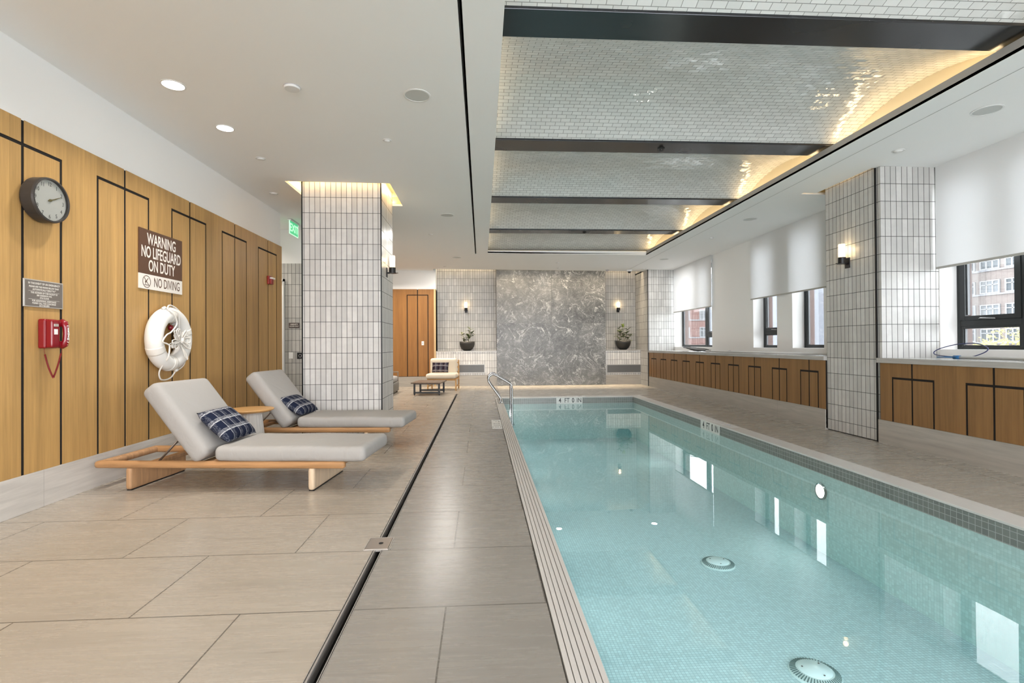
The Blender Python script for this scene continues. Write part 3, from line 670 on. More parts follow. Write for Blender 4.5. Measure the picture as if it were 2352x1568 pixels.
# ---- windows: black frames, panes, sills
k = 1
def sash(b, y0, y1, z0, z1, w=.05, x=5.745, d=.05):
    b.box(x, x+d, y0, y0+w, z0, z1); b.box(x, x+d, y1-w, y1, z0, z1); b.box(x, x+d, y0+w, y1-w, z0, z0+w*.8); b.box(x, x+d, y0+w, y1-w, z1-w, z1)
for a, c in OPEN:
    wd = c-a; nu = max(1, round(wd/.85)); nu = 3 if wd > 2.2 else 1
    root = bpy.data.objects.new('window_%d' % k, None); COL.objects.link(root); root['kind'] = 'structure'
    bf = MB(); bs = MB(); uw = wd/nu
    cuts = {6: [11.85, 12.62, 14.2]}.get(k, [a+i*uw for i in range(nu+1)])
    for i in range(len(cuts)-1):
        y0, y1 = cuts[i], cuts[i+1]; fixed = (k == 6 and i == 1) or k == 4
        bf.box(5.745, 5.80, y0, y0+.045, 1.113, 3.22); bf.box(5.745, 5.80, y1-.045, y1, 1.113, 3.22)
        bf.box(5.745, 5.80, y0+.045, y1-.045, 1.113, 1.14); bf.box(5.745, 5.80, y0+.045, y1-.045, 3.17, 3.22)
        if fixed:
            sash(bf, y0+.045, y1-.045, 1.138, 3.17, .04, 5.75, .04); bs.box(5.765, 5.79, y1-.10, y1-.088, 1.18, 3.1)
            bp = MB(); bp.box(5.768, 5.774, y0+.07, y1-.07, 1.16, 3.13); bp.build('pane', M['glass'], root)
            continue
        bf.box(5.745, 5.80, y0+.045, y1-.045, 1.385, 1.455)
        sash(bf, y0+.045, y1-.045, 1.455, 3.17, .065, 5.735, .05); sash(bf, y0+.045, y1-.045, 1.138, 1.387, .03, 5.75, .04)
        for (u0, u1) in ((y0+.112, y0+.124), (y1-.124, y1-.112)): bs.box(5.76, 5.79, u0, u1, 1.52, 3.1)
        for (u0, u1) in ((y0+.077, y0+.085), (y1-.085, y1-.077)): bs.box(5.765, 5.79, u0, u1, 1.17, 1.36)
        bp = MB(); bp.box(5.768, 5.774, y0+.10, y1-.10, 1.50, 3.12); bp.box(5.768, 5.774, y0+.07, y1-.07, 1.16, 1.36); bp.build('pane', M['glass'], root)
        bh = MB(); bh.tube([(5.727, (y0+y1)/2+.10, 1.468), (5.715, (y0+y1)/2+.08, 1.475), (5.715, (y0+y1)/2-.10, 1.463)], .007, 8); bh.build('window_handle', M['steel'], root)
    bf.build('window_frame', M['frame'], root, bevel=.003); bs.build('glazing_gasket', M['seal'], root)
    k += 1
# ---- roller blinds
BL = [(-2.65, -.12, 'white roller blind behind the camera end of the window wall'), (.44, 2.98, 'second white roller blind in the window wall behind the nearest one'), (3.35, 5.78, 'large white roller blind over the nearest window beside the tiled pillar'), (7.72, 10.0, 'white roller blind over the two narrow windows behind the tiled pillar'), (11.76, 14.13, 'white roller blind over the farthest window by the far tiled wall')]
for i, (a, c, lb) in enumerate(BL):
    if c < 3: a_, c_ = a, c
    t = thing('roller_blind', lb, 'blind', (5.48, (a+c)/2, 2.10), group='roller blinds on the window wall')
    h = (c-a)/2; b = MB(); b.box(-.0006, .0006, -h, h, .0, 1.225); b.build('cloth', M['blind'], t)
    b = MB(); b.box(-.008, .008, -h, h, -.022, .004); b.build('bottom_bar', mat('blind_bar', (.42, .41, .38), .5), t, bevel=.003)

# ================================================================== LAMPS AND CEILING FITTINGS
def downlight(x, y, lit, r=.082, power=None, label='', group=None):
    z = cz(x); t = thing('downlight', label, 'light', (x, y, z), group=group)
    b = MB(); b.lathe([(r+.012, -.0005), (r+.012, -.004), (r, -.005), (r, .0)], n=36, cap=False); b.build('trim_ring', M['dwhite'], t, smooth=False)
    if lit:
        b = MB(); b.lathe([(r, -.003), (r*.98, -.0035)], n=36); b.build('lens', M['lens'], t)
        l = area('downlight_and_fill_beam', (x, y, z-.006), (0, 0, 0), r*1.6, 0, power, NEUT, math.radians(110), 'DISK')
    else:
        b = MB(); b.lathe([(r, -.003), (r*.6, -.014), (0.001, -.018)], n=30); b.build('lens', M['dwhite'], t, smooth=True)
    return t
downlight(-2.567, 4.392, True, .082, LP['wash'], 'glowing round downlight nearest the camera, above the clock side of the oak wall')
downlight(-2.56, 5.237, True, .075, LP['wash'], 'glowing round downlight farther from the camera, above the life ring side of the oak wall')
for x, y in ((-2.567, 3.55), (-2.567, 2.7), (-2.567, 1.3), (-1.0, 2.6), (-1.0, .6), (-2.567, -.6), (-1.0, -1.6), (4.6, 2.6), (4.6, .2), (4.6, -2.0), (-2.567, -2.4)):  # out-of-view downlights without fixtures, added for ambient light
    l = area('downlight_and_fill_beam', (x, y, cz(x)-.006), (0, 0, 0), .13, 0, LP['down'], NEUT, math.radians(120), 'DISK')
for x, y in ((-2.9, 11.3), (-2.9, 12.6), (-2.9, 13.9), (-4.8, 12.3), (-1.9, 13.9), (-4.6, 9.2)):  # lamps without fixtures, added to brighten the lounge end
    l = area('lounge_fill_beam', (x, y, cz(x)-.006), (0, 0, 0), .13, 0, LP['far'], (1, .90, .78), math.radians(140), 'DISK')
for x, y in ((-.978, 10.01), (-1.0, 14.1), (2.0, 13.2), (-.978, 12.2), (-.6, 11.2), (4.58, 13.3)):  # bare fill lamps added over the far deck, some at unlit fittings
    l = area('far_deck_fill', (x, y, cz(x)-.02), (0, 0, 0), .14, 0, LP['far']*.75, NEUT, math.pi, 'DISK')
SD = [(-2.564, 6.071, .045, 'small white adjustable spot in the ceiling, next past the two glowing downlights'), (-2.97, 7.463, .05, 'small round white disc in the ceiling left of the tiled column'),
      (-.989, 5.432, .036, 'small white spot in the ceiling between the speaker and the tiled column'), (-.978, 10.01, .04, 'small white ceiling spot right of the tiled column, before the far speaker'),
      (4.623, 5.33, .05, 'small flush white cap in the ceiling band above the pillar, by the large right speaker'), (4.623, 9.9, .04, 'small white ceiling cap in the right band, beyond the second speaker'),
      (2.0, 13.2, .045, 'small white ceiling cap in front of the marble wall, nearer of the pair'), (2.157, 14.08, .04, 'tiny white ceiling cap close to the top of the marble wall'), (4.58, 14.04, .045, 'small white ceiling cap above the far right tiled corner'), (-1.0, 14.1, .04, 'small white ceiling spot near the far left tiled niche')]
for x, y, r, lb in SD: downlight(x, y, False, r, label=lb, group='small unlit ceiling fittings')
t = thing('smoke_detector', 'round white detector disc standing proud of the ceiling left of the near speaker', 'detector', (-1.583, 4.362, cz(-1.58)))
b = MB(); b.lathe([(.066, 0), (.066, -.012), (.060, -.020), (.001, -.021)], n=36); b.build('cover', M['dwhite'], t, smooth=False)
b = MB(); b.lathe([(.069, 0), (.069, -.004)], n=36); b.build('base_ring', M['grey'], t)
for x, y, r, lb in ((-.547, 4.434, .118, 'large round ceiling speaker beside the black ceiling slot, nearest on the left'), (-.562, 8.508, .118, 'round ceiling speaker left of the slot, in the middle distance'), (-.60, 12.6, .118, 'farthest round ceiling speaker on the left, near the end of the slot'),
                    (4.641, 4.359, .118, 'large round ceiling speaker at the upper right in front of the pillar'), (4.599, 8.386, .118, 'round ceiling speaker in the right band beyond the pillar'), (4.581, 12.437, .118, 'farthest round ceiling speaker in the right band')):
    t = thing('ceiling_speaker', lb, 'speaker', (x, y, cz(x)), group='round ceiling speakers')
    b = MB(); b.lathe([(r, -.0005), (r, -.004), (r-.014, -.006), (r-.014, -.001)], n=44, cap=False); b.build('trim_ring', M['dwhite'], t)
    b = MB(); b.lathe([(r-.014, -.003), (.001, -.0045)], n=44, cap=False); b.build('grille', M['speaker'], t)
for x, y, lb in ((2.077, 5.70, 'black sprinkler head under the second steel ceiling beam'), (2.071, 10.03, 'black sprinkler head under the fourth steel ceiling beam')):
    t = thing('sprinkler_head', lb, 'sprinkler', (x, y, 3.45))
    b = MB(); b.lathe([(.040, 0), (.040, -.006), (.028, -.012)], n=24); b.build('escutcheon', M['black'], t)
    b = MB(); b.lathe([(.018, -.01), (.014, -.025), (.024, -.028), (.024, -.031)], n=20); b.build('deflector', M['black'], t)
t = thing('security_camera', 'small white dome camera with black lens on the far right ceiling', 'camera', (4.25, 14.3, cz(4.25)))
b = MB(); b.lathe([(.075, 0), (.078, -.02), (.06, -.045)], n=28); b.build('housing', M['white'], t, smooth=False)
b = MB(); b.lathe([(.046, -.045), (.042, -.07), (.025, -.088), (.001, -.094)], n=24); b.build('dome', M['black'], t, smooth=True)
t = thing('ceiling_sensor', 'small grey sensor on the ceiling at the marble wall right edge', 'sensor', (3.62, 14.35, cz(3.62)))
b = MB(); b.lathe([(.05, 0), (.045, -.02), (.02, -.04), (.001, -.043)], n=22); b.build('cover', M['grey'], t, smooth=True)

# exit sign
t = thing('exit_sign', 'green lit exit sign hanging from the ceiling beside the tiled column', 'sign', (-3.30, 9.15, 3.16))
b = MB(); b.box(-.004, .004, -.19, .19, 0, .215); b.build('panel', M['exitg'], t)
b = MB(); b.box(-.03, .03, -.21, .21, .215, .235); b.build('ceiling_mount', M['dwhite'], t)
b = MB(); b.box(-.006, .006, -.205, -.19, -.01, .225); b.box(-.006, .006, .19, .205, -.01, .225); b.box(-.006, .006, -.19, .19, -.01, 0); b.build('edge', M['exitw'], t)
text('EXIT', .19, M['exitw'], t, facing_px((.0045, 0, .105)), off=.004)

# wall sconces: local +x points out of the wall
def make_sconce(label):
    t = thing('wall_sconce', label, 'sconce', group='frosted glass wall sconces')
    b = MB(); b.box(0, .012, -.042, .042, 0, .135); b.box(.012, .05, -.014, .014, .05, .072); b.build('backplate', M['black'], t, bevel=.002)
    b = MB(); b.lathe([(.047, .064), (.047, .138), (.040, .138), (.040, .07)], cx=.082, n=30); b.lathe([(.060, .055), (.060, .063)], cx=.082, n=30); b.build('cup', M['black'], t)
    b = MB(); b.tube([(.13, 0, .06), (.165, 0, .06)], .004, 8); b.build('switch_knob', M['black'], t)
    b = MB(); b.lathe([(.038, .138), (.038, .312)], cx=.082, n=30, cap=False); b.build('glass_shade', M['frost'], t, smooth=True)
    b = MB(); b.lathe([(.001, .150), (.016, .160), (.021, .178), (.015, .198), (.001, .206)], cx=.082, n=16, cap=False); b.build('bulb', M['bulb'], t, smooth=True)
    l = bpy.data.lights.new('sconce_glow', 'POINT'); l.energy = LP['sconce']; l.color = (1, .74, .42); l.shadow_soft_size = .03
    o = bpy.data.objects.new('sconce_glow', l); COL.objects.link(o); o.parent = t; o.location = (.082, 0, .25)
    return t
sc0 = make_sconce('black and frosted glass sconce on the right side of the left tiled column')
def put(o, loc, rz): o.location = loc; o.rotation_euler = (0, 0, rz)
put(sc0, (-1.365, 7.42, 2.19), 0)
for loc, rz, lb in (((4.79, 6.34, 2.175), math.pi, 'black and frosted glass sconce on the tiled pillar by the windows, largest in view'),
                    ((-.461, 15.36, 2.18), -math.pi/2, 'lit sconce above the planter in the left tiled niche'), ((4.198, 15.36, 2.18), -math.pi/2, 'lit sconce above the planter in the right tiled niche')):
    c = copy_tree(sc0); put(c, loc, rz); retag(c, lb)

# ================================================================== LEFT WALL THINGS
WX = -3.31
# clock
t = thing('wall_clock', 'round wall clock with deep dark case and white face on the oak wall', 'clock', (WX, 3.985, 2.302))
b = MB(); b.lathe([(.150, 0.0), (.165, .02), (.167, .095), (.163, .108), (.152, .110), (.150, .100), (.149, .06), (.001, .06)], axis='x', n=64, cap=False); b.build('case', M['clockb'], t, smooth=False)
b = MB(); b.lathe([(.1515, .088), (.001, .088)], axis='x', n=64, cap=False); b.build('dial', M['clockf'], t)
for i in range(1, 13):
    a = math.pi/2-i*math.pi/6
    text(str(i), .042, M['ink'], t, facing_px((.0885, .121*math.cos(a), .121*math.sin(a)-.001)), name='numeral', xs=.8, ext=.0003)
b = MB()
for i in range(60):
    a = i*math.pi/30; c_, s_ = math.cos(a), math.sin(a); r0_ = .143 if i % 5 else .141
    b.prism([(r0_*c_-.0006*s_, r0_*s_+.0006*c_), (.146*c_-.0006*s_, .146*s_+.0006*c_), (.146*c_+.0006*s_, .146*s_-.0006*c_), (r0_*c_+.0006*s_, r0_*s_-.0006*c_)], lambda u, v, d: (.0882+d, u, v), 0, .0004)
b.build('minute_marks', M['grey'], t)
def hand(a, L, wd, d, nm):
    c_, s_ = math.cos(a), math.sin(a)
    P = [(-.02, -wd), (L*.7, -wd*.8), (L, 0), (L*.7, wd*.8), (-.02, wd)]
    MB().prism([(u*c_-v*s_, u*s_+v*c_) for u, v in P], lambda u, v, q: (d+q, u, v), 0, .0015).build(nm, M['brass'], t)
hand(math.pi/2-math.radians(66), .072, .0045, .092, 'hour_hand'); hand(math.pi/2-math.radians(63), .118, .003, .095, 'minute_hand')
b = MB(); b.lathe([(.010, .090), (.009, .100), (.001, .101)], axis='x', n=20); b.build('hub', M['brass'], t)
b = MB(); b.lathe([(.1505, .104), (.001, .104)], axis='x', n=48, cap=False); b.build('glass', M['glass'], t)

# emergency plate
t = thing('emergency_plaque', 'grey metal plaque with pale emergency instructions above the red phone', 'plaque', (WX+.001, 4.033, 1.604))
b = MB(); b.box(0, .010, -.172, .172, -.102, .102); b.build('border', M['platebev'], t, bevel=.002)
b = MB(); b.box(.009, .0108, -.163, .163, -.094, .094); b.build('face', M['plate'], t)
LN = [('IN THE EVENT OF AN EMERGENCY', .0205, .073), ('PLEASE USE THE PHONE BELOW THAT', .0175, .049), ('AUTOMATICALLY DIALS "911"', .0175, .029), ('THE ADDRESS OF THIS FACILITY IS', .0175, .0045), ('380 HARRISON AVE.', .0175, -.014), ('4TH FLOOR', .0175, -.032),
      ('FOR ADDITIONAL ASSISTANCE', .0175, -.055), ('PLEASE CALL THE CONCIERGE', .0175, -.0725), ('(617) 963-0855', .0165, -.0885)]
wh = mat('pale_lettering', (.62, .59, .54), .5)
for s_, sz, z in LN: text(s_, sz, wh, t, facing_px((.0109, 0, z)), xs=.86, off=.0006, ext=.0002)
b = MB()
for z in (.0165, -.0435): b.box(.0108, .0112, -.135, .135, z-.0008, z+.0008)
b.build('rule_line', wh, t)

# warning sign
t = thing('warning_sign', 'brown and cream WARNING NO LIFEGUARD ON DUTY, NO DIVING sign on the oak wall', 'sign', (WX+.001, 5.447, 1.775))
b = MB(); b.box(0, .012, -.35, .35, .1475, .59); b.build('brown_field', M['brown'], t)
b = MB(); b.box(0, .012, -.35, .35, 0, .147); b.build('cream_field', M['cream'], t)
for s_, z, sz, xs in (('WARNING', .495, .158, .63), ('NO LIFEGUARD', .363, .158, .60), ('ON DUTY', .232, .158, .62)):
    text(s_, sz, M['cream'], t, facing_px((.0122, 0, z)), xs=xs*.97, off=.0024, ext=.0004)
text('NO DIVING', .135, M['brown'], t, facing_px((.0122, .085, .073)), xs=.62, off=.0006, ext=.0004)
b = MB(); R_ = .058; cy, zc = -.245, .073
b.tube([(.0125, cy+R_*math.cos(a*math.pi/20), zc+R_*math.sin(a*math.pi/20)) for a in range(40)], .0028, 6, closed=True)
b.tube([(.0125, cy-.041, zc+.041), (.0125, cy+.041, zc-.041)], .0028, 6)
b.tube([(.0125, cy+.022, zc+.034), (.0125, cy-.012, zc-.006), (.0125, cy-.020, zc-.022)], .0034, 6)
b.tube([(.0125, cy-.020, zc+.004), (.0125, cy-.012, zc-.006)], .006, 6)
b.tube([(.0125, cy-.034+i*.0085, zc-.034+(.003 if i % 2 else -.002)) for i in range(9)], .0026, 6)
b.build('no_diving_symbol', M['brown'], t)

# red emergency phone
t = thing('wall_phone', 'red emergency wall phone with coiled cord on the oak wall', 'telephone', (WX, 4.06, 1.195))
def wedge(s, z, d): return (d, s, z)
b = MB(); b.prism([(-.075, 0), (.050, 0), (.062, .03), (.062, .19), (.045, .222), (-.075, .222)], wedge, 0, .055); b.build('body', M['red'], t, bevel=.012, seg=3)
b = MB(); b.rbox(.05, .075, .212, .012, 8, 8, 12, c=(.075, -.030, .111)); b.build('face_housing', M['red'], t, smooth=True)
b = MB(); b.box(.098, .103, -.052, -.012, .165, .185); b.build('name_window', M['platebev'], t, bevel=.001)
b = MB(); b.box(.098, .104, -.050, -.020, .105, .145); b.build('label_card', M['white'], t, bevel=.001)
hs = None
b = MB(); b.tube([(.085, .035, .012), (.108, .035, .03), (.116, .035, .06), (.118, .035, .11), (.116, .035, .16), (.108, .035, .192), (.085, .035, .210)], [.020, .024, .019, .017, .019, .024, .020], 14); hs = b.build('handset', M['red'], t, smooth=True)
for zz, nm_ in ((.028, 'mouthpiece'), (.192, 'earpiece')):
    b = MB(); b.lathe([(.026, .060), (.029, .085), (.024, .098)], cx=.035, cy=zz, axis='x', n=24); b.build(nm_, M['red'], t, smooth=False)
for i, ch in enumerate('EMERGENCY'):
    text(ch, .0225, M['white'], hs, facing_px((.1368-abs(4-i)**2*.0005, .036, .186-i*.0192)), name='lettering', xs=1.05, off=.0012)
pts = []
A_, B_, C_ = Vector((.03, -.045, -.045)), Vector((.055, -.002, -.225)), Vector((.085, .030, -.040))
for i in range(420):
    q = i/419
    if q < .5: p = A_.lerp(B_, q*2)+Vector((0, -.006*math.sin(q*2*math.pi), -.004*math.sin(q*2*math.pi)))
    else: p = B_.lerp(C_, q*2-1)+Vector((0, .006*math.sin((q*2-1)*math.pi), 0))
    a = i*.95; pts.append(p+Vector((.0052*math.cos(a), .0052*math.sin(a), 0)))
b = MB(); b.tube(pts, .0022, 5); b.tube([(.03, -.05, .004), (.03, -.05, -.02), A_], .0015, 6); b.tube([(.085, .035, .0), (.086, .036, -.02), C_], .0015, 6); b.build('coiled_cord', M['red'], t, smooth=True)

# life ring
t = thing('life_ring', 'white life ring buoy hanging on the oak wall above the loungers', 'life ring', (WX+.017, 5.443, 1.282))
Rm, rt = .248, .080
b = MB(); b.tube([(rt*.86, Rm*math.cos(a*math.pi/32), Rm*math.sin(a*math.pi/32)) for a in range(64)], rt, 22, closed=True); b.build('ring', M['ring'], t, smooth=True)
for a in (18, 95, 205, 268):
    a = math.radians(a); pp = []
    b = MB()
    for i in range(7):
        aa = a+(i-3)*.042; pp.append((rt*.86, Rm*math.cos(aa), Rm*math.sin(aa)))
    b.tube(pp, rt+.003, 22); b.build('strap', M['rope'], t, smooth=True)
def ringp(a, r, x): a = math.radians(a); return (x, r*math.cos(a), r*math.sin(a))
def smooth_path(P, n=8):
    P = [Vector(p) for p in P]; out = []
    for i in range(len(P)-1):
        p0 = P[max(i-1, 0)]; p1 = P[i]; p2 = P[i+1]; p3 = P[min(i+2, len(P)-1)]
        for k in range(n):
            q = k/n; out.append(.5*((2*p1)+(p2-p0)*q+(2*p0-5*p1+4*p2-p3)*q*q+(-p0+3*p1-3*p2+p3)*q**3))
    out.append(P[-1]); return out
b = MB()
b.tube(smooth_path([ringp(112, .325, .12), ringp(100, .348, .10), ringp(82, .345, .08), ringp(62, .333, .08), ringp(40, .33, .07), ringp(18, .33, .09)]), .0075, 8)
b.tube(smooth_path([ringp(112, .325, .13), ringp(108, .26, .165), ringp(100, .16, .16), ringp(150, .14, .16), ringp(170, .22, .172), ringp(186, .27, .165), ringp(196, .20, .17), ringp(206, .19, .172), ringp(226, .26, .165), ringp(235, .29, .12), ringp(243, .37, .07), ringp(252, .425, .06), ringp(264, .42, .06), ringp(276, .40, .06), ringp(281, .37, .07), ringp(284, .335, .09)]), .0075, 8)
b.tube(smooth_path([ringp(284, .335, .10), ringp(296, .345, .09), ringp(310, .36, .08), ringp(320, .36, .07), ringp(326, .33, .07)]), .0075, 8)
b.tube(smooth_path([ringp(112, .325, .13), ringp(96, .27, .172), ringp(80, .17, .15), ringp(60, .12, .13)]), .0075, 8)
b.build('grab_rope', M['rope'], t, smooth=True)
for a, rr, q, w_ in ((112, .335, 3, .017), (284, .335, 3, .017), (48, .325, 2, .012), (28, .327, 2, .012), (2, .325, 2, .012)):
    b = MB(); b.tube([ringp(a-q, rr, .09), ringp(a+q, rr, .09)], w_, 10); b.build('rope_clip', M['ring'], t, smooth=True)
t2 = thing('throw_rope', 'coiled bundle of thin white throw rope hanging inside the life ring', 'rope', (WX+.165, 5.47, 1.27))
rr = random.Random(3)
b = MB()
for i in range(30):
    a = math.radians(rr.uniform(-40, 215)); L = rr.uniform(.09, .155); w_ = rr.uniform(.015, .05); c0 = Vector((rr.uniform(-.02, .02), .012, -.005))
    d = Vector((0, math.cos(a), math.sin(a)*1.05)); e = Vector((0, -math.sin(a), math.cos(a))); xx = rr.uniform(-.02, .035)
    P = [c0, c0+d*L*.5+e*w_*.6+Vector((xx*.6, 0, 0)), c0+d*L*.95+e*w_*.5+Vector((xx, 0, 0)), c0+d*L+Vector((xx, 0, 0)), c0+d*L*.92-e*w_*.5+Vector((xx, 0, 0)), c0+d*L*.45-e*w_*.5+Vector((xx*.6, 0, 0)), c0]
    b.tube(smooth_path(P, 5), .0055, 6)
b.build('rope_coil', M['rope'], t2, smooth=True)
b = MB(); b.tube([(.022, .012, -.03), (.028, .012, 0), (.024, .012, .02)], .018, 10); b.build('wrap', M['rope'], t2, smooth=True)
b = MB()
for i in range(7): b.tube(smooth_path([(0.01, .02, -.05), (.02+.01*rr.random(), .03+.012*i, -.12-.008*i), (.028, .06+.006*i, -.18-.004*i), (.02, .045, -.10), (0, .02, -.05)], 5), .0038, 6)
b.build('loose_end', M['rope'], t2, smooth=True)
t3 = thing('ring_hook', 'small red float hooked inside the top of the life ring', 'hook', (WX+.10, 5.44, 1.40))
b = MB(); b.lathe([(.001, -.03), (.02, -.022), (.028, 0), (.02, .022), (.001, .03)], n=18, cap=False); b.build('float', M['red'], t3, smooth=True)
b = MB(); b.tube(smooth_path([(.02, -.01, .03), (.05, .02, .05), (.07, .03, .075), (.065, .045, .095)], 6), .005, 8); b.build('cord', M['grey'], t3, smooth=True)

# fire alarm pull station at the end of the oak wall
t = thing('fire_alarm_pull', 'small red fire alarm pull with white bar near the far end of the oak wall', 'fire alarm', (WX, 8.10, 2.165))
b = MB(); b.box(0, .035, -.055, .055, 0, .13); b.build('body', M['red2'], t, bevel=.006)
b = MB(); b.box(.035, .062, -.045, .045, .0, .085); b.build('front', M['red2'], t, bevel=.006)
b = MB(); b.box(.035, .075, -.035, .075, .082, .108); b.build('pull_bar', M['white'], t, bevel=.003)
# small signs and switches on the tiled corridor wall
t = thing('room_sign', 'small brown room name sign on the tiled corridor wall', 'sign', (-3.527, 9.79, 1.593))
b = MB(); b.box(-.10, .10, -.008, 0, -.05, .05); b.build('plate', mat('roomsign_brown', (.075, .055, .05), .5), t, bevel=.002)
text('AMENITY', .034, wh, t, facing_my((0, -.0085, .018)), off=.001); text('ACCESS ONLY', .026, wh, t, facing_my((0, -.0085, -.018)), off=.001)
t = thing('light_switch', 'white switch plate on the tiled corridor wall', 'switch', (-3.59, 9.79, 1.027))
b = MB(); b.box(-.038, .038, -.007, 0, -.06, .06); b.build('plate', M['white'], t, bevel=.002)
b = MB(); b.box(-.016, .016, -.011, -.006, -.033, .033); b.build('rocker', M['white'], t, bevel=.001)
t = thing('card_reader', 'black square card reader with ring symbol beside the tiled column', 'card reader', (-3.415, 9.79, 1.02))
b = MB(); b.box(-.058, .058, -.02, 0, -.058, .058); b.build('housing', M['black'], t, bevel=.004)
b = MB(); b.tube([(.026*math.cos(i*.314), -.0205, .026*math.sin(i*.314)) for i in range(20)], .004, 6, closed=True); b.build('ring_symbol', M['grey'], t)
t = thing('wall_outlet', 'small white outlet plate on the far oak wall', 'outlet', (-1.71, 14.90, 1.263))
b = MB(); b.box(-.035, .035, -.008, 0, -.057, .057); b.build('plate', M['white'], t, bevel=.002)
b = MB(); b.box(-.012, .012, -.010, -.007, -.02, .02); b.build('socket', M['grey'], t)

# ================================================================== LOUNGERS
def make_lounger(label):
    """local x runs from the head end to the foot end, local y away from the camera"""
    t = thing('sun_lounger', label, 'sun lounger', group='sun loungers on the deck')
    W = .70
    def rail(s, p0, p1, w, h):
        pass
    for yy in (.031, W-.031):
        b = MB(); b.rbox(2.13, .062, .060, .024, 30, 8, 8, c=(1.065, yy, .215)); b.build('side_rail', M['teak'], t, smooth=True)
    b = MB(); b.rbox(.075, W, .058, .024, 8, 20, 8, c=(.0375, W/2, .215)); b.build('head_rail', M['teaky'], t, smooth=True)
    for u0, u1, v1 in ((.40, .46, .225), (.86, .92, .225), (2.02, 2.08, .235)):
        b = MB(); b.box(u0, u1, .05, W-.05, .19, v1); b.build('cross_rail', M['teaky'], t, bevel=.006)
    b = MB()
    for i in range(11): b.box(.96+i*.098, 1.03+i*.098, .05, W-.05, .226, .238)
    b.build('seat_slats', M['teaky'], t)
    for x0, mt in ((.27, M['teaky']), (1.82, M['teakl'])):
        b = MB(); b.rbox(.055, W-.01, .186, .022, 8, 20, 8, c=(x0+.0275, W/2, .099)); b.build('leg', mt, t, smooth=True)
        b = MB(); b.box(x0+.006, x0+.049, .02, W-.03, 0, .008); b.build('foot_pad', M['black'], t)
    # seat cushion
    def sag(p): p.z += .006*math.sin(p.x*9+1)*math.exp(-(p.y*3)**2); return p
    b = MB(); b.rbox(1.275, .70, .125, .048, 40, 26, 10, puff=.010, fn=sag, c=(1.025+.6375, W/2, .303)); b.build('seat_cushion', M['cush'], t, smooth=True)
    # back cushion and its frame
    ang = math.radians(52.5)
    Rm4 = Matrix.Translation((.858, W/2, .218)) @ Matrix.Rotation(ang, 4, 'Y')
    b = MB(); b.rbox(.765, .71, .165, .055, 34, 26, 10, puff=.014, c=(-.378, 0, .080)); o = b.build('back_cushion', M['cush'], t, smooth=True); o.data.transform(Rm4)
    b = MB(); b.box(-.70, .02, -.30, -.26, -.005, .010); b.box(-.70, .02, .26, .30, -.005, .010); b.box(-.68, -.64, -.26, .26, -.005, .010); b.box(-.36, -.32, -.26, .26, -.005, .010); o = b.build('back_frame', M['bronze'], t, bevel=.003); o.data.transform(Rm4)
    for yy in (.065, W-.065):
        b = MB(); b.tube([(.70, yy, .425), (.50, yy, .215)], .017, 8, rz=.4); b.build('strut', M['bronze'], t, smooth=True)
    b = MB(); b.box(.37, .60, W-.062, W-.045, .205, .238)
    for i in range(5): b.box(.39+i*.045, .40+i*.045, W-.066, W-.062, .212, .232)
    b.build('notch_plate', M['bronze'], t)
    return t
L1 = make_lounger('sun lounger with pale grey cushions nearest the camera, by the life ring'); put(L1, (-3.255, 4.452, 0), math.radians(-5.4))
L2 = copy_tree(L1); put(L2, (-3.20, 6.17, 0), math.radians(-5.0)); retag(L2, 'sun lounger with pale grey cushions standing farther back against the tiled column')
L2.location = (-3.195, 6.165, 0)

def pillow_mesh(name, mt, parent, W, H, T, n=22, piping=True):
    b = MB(); cache = {}
    for s_ in (1, -1):
        G = []
        for i in range(n+1):
            row = []
            for j in range(n+1):
                u = -1+2*i/n; v = -1+2*j/n; edge = (i in (0, n)) or (j in (0, n))
                px = u*W/2*(1-.045*(1-abs(u))-.05*(1-v*v)*abs(u)**3*.6); py = v*H/2*(1-.05*(1-u*u)*abs(v)**3)
                h = T/2*((1-u**4)*(1-v**4))**.55
                key = (i, j) if edge else (i, j, s_)
                if key not in cache: cache[key] = b.bm.verts.new((px, py, s_*h))
                row.append(cache[key])
            G.append(row)
        for i in range(n):
            for j in range(n): b.face([G[i][j], G[i+1][j], G[i+1][j+1], G[i][j+1]])
    return b.build(name, mt, parent, smooth=True)
def pillow(label, BL, BR, TL, mt, T=.13, group=None):
    BL, BR, TL = Vector(BL), Vector(BR), Vector(TL)
    ex = (BR-BL); W = ex.length; ex.normalize(); up = TL-BL; up = up-ex*up.dot(ex); H = up.length; up.normalize(); nz = ex.cross(up)
    o = thing('throw_pillow', label, 'pillow', group=group)
    M4 = basis(ex, up, nz, (BL+BR)/2+up*H/2); o.matrix_world = M4
    pillow_mesh('cover', mt, o, W, H, T); return o
def on(y0): return
# lounger cushion tops near z = .37
pillow('navy and white brushed plaid pillow on the lounger nearest the camera', (-2.155, 4.455, .385), (-2.135, 4.945, .385), (-2.425, 4.50, .635), M['plaid'], .13, 'navy plaid pillows on the loungers')
pillow('navy and white brushed plaid pillow slumped on the lounger by the tiled column', (-2.13, 6.15, .385), (-2.09, 6.63, .385), (-2.43, 6.20, .575), M['plaid'], .13, 'navy plaid pillows on the loungers')

# side table
t = thing('side_table', 'round oak-topped side table with white fluted base between the loungers', 'side table', (-2.57, 5.79, 0))
b = MB(); b.lathe([(.17, 0), (.168, .01), (.122, .445), (.10, .476)], n=96, flute=-.035, nf=24); b.build('fluted_base', M['base'], t, smooth=False)
b = MB(); b.lathe([(.12, .476), (.215, .480), (.241, .494), (.245, .504), (.239, .510)], n=64); b.build('table_top', M['topwood'], t, smooth=False)

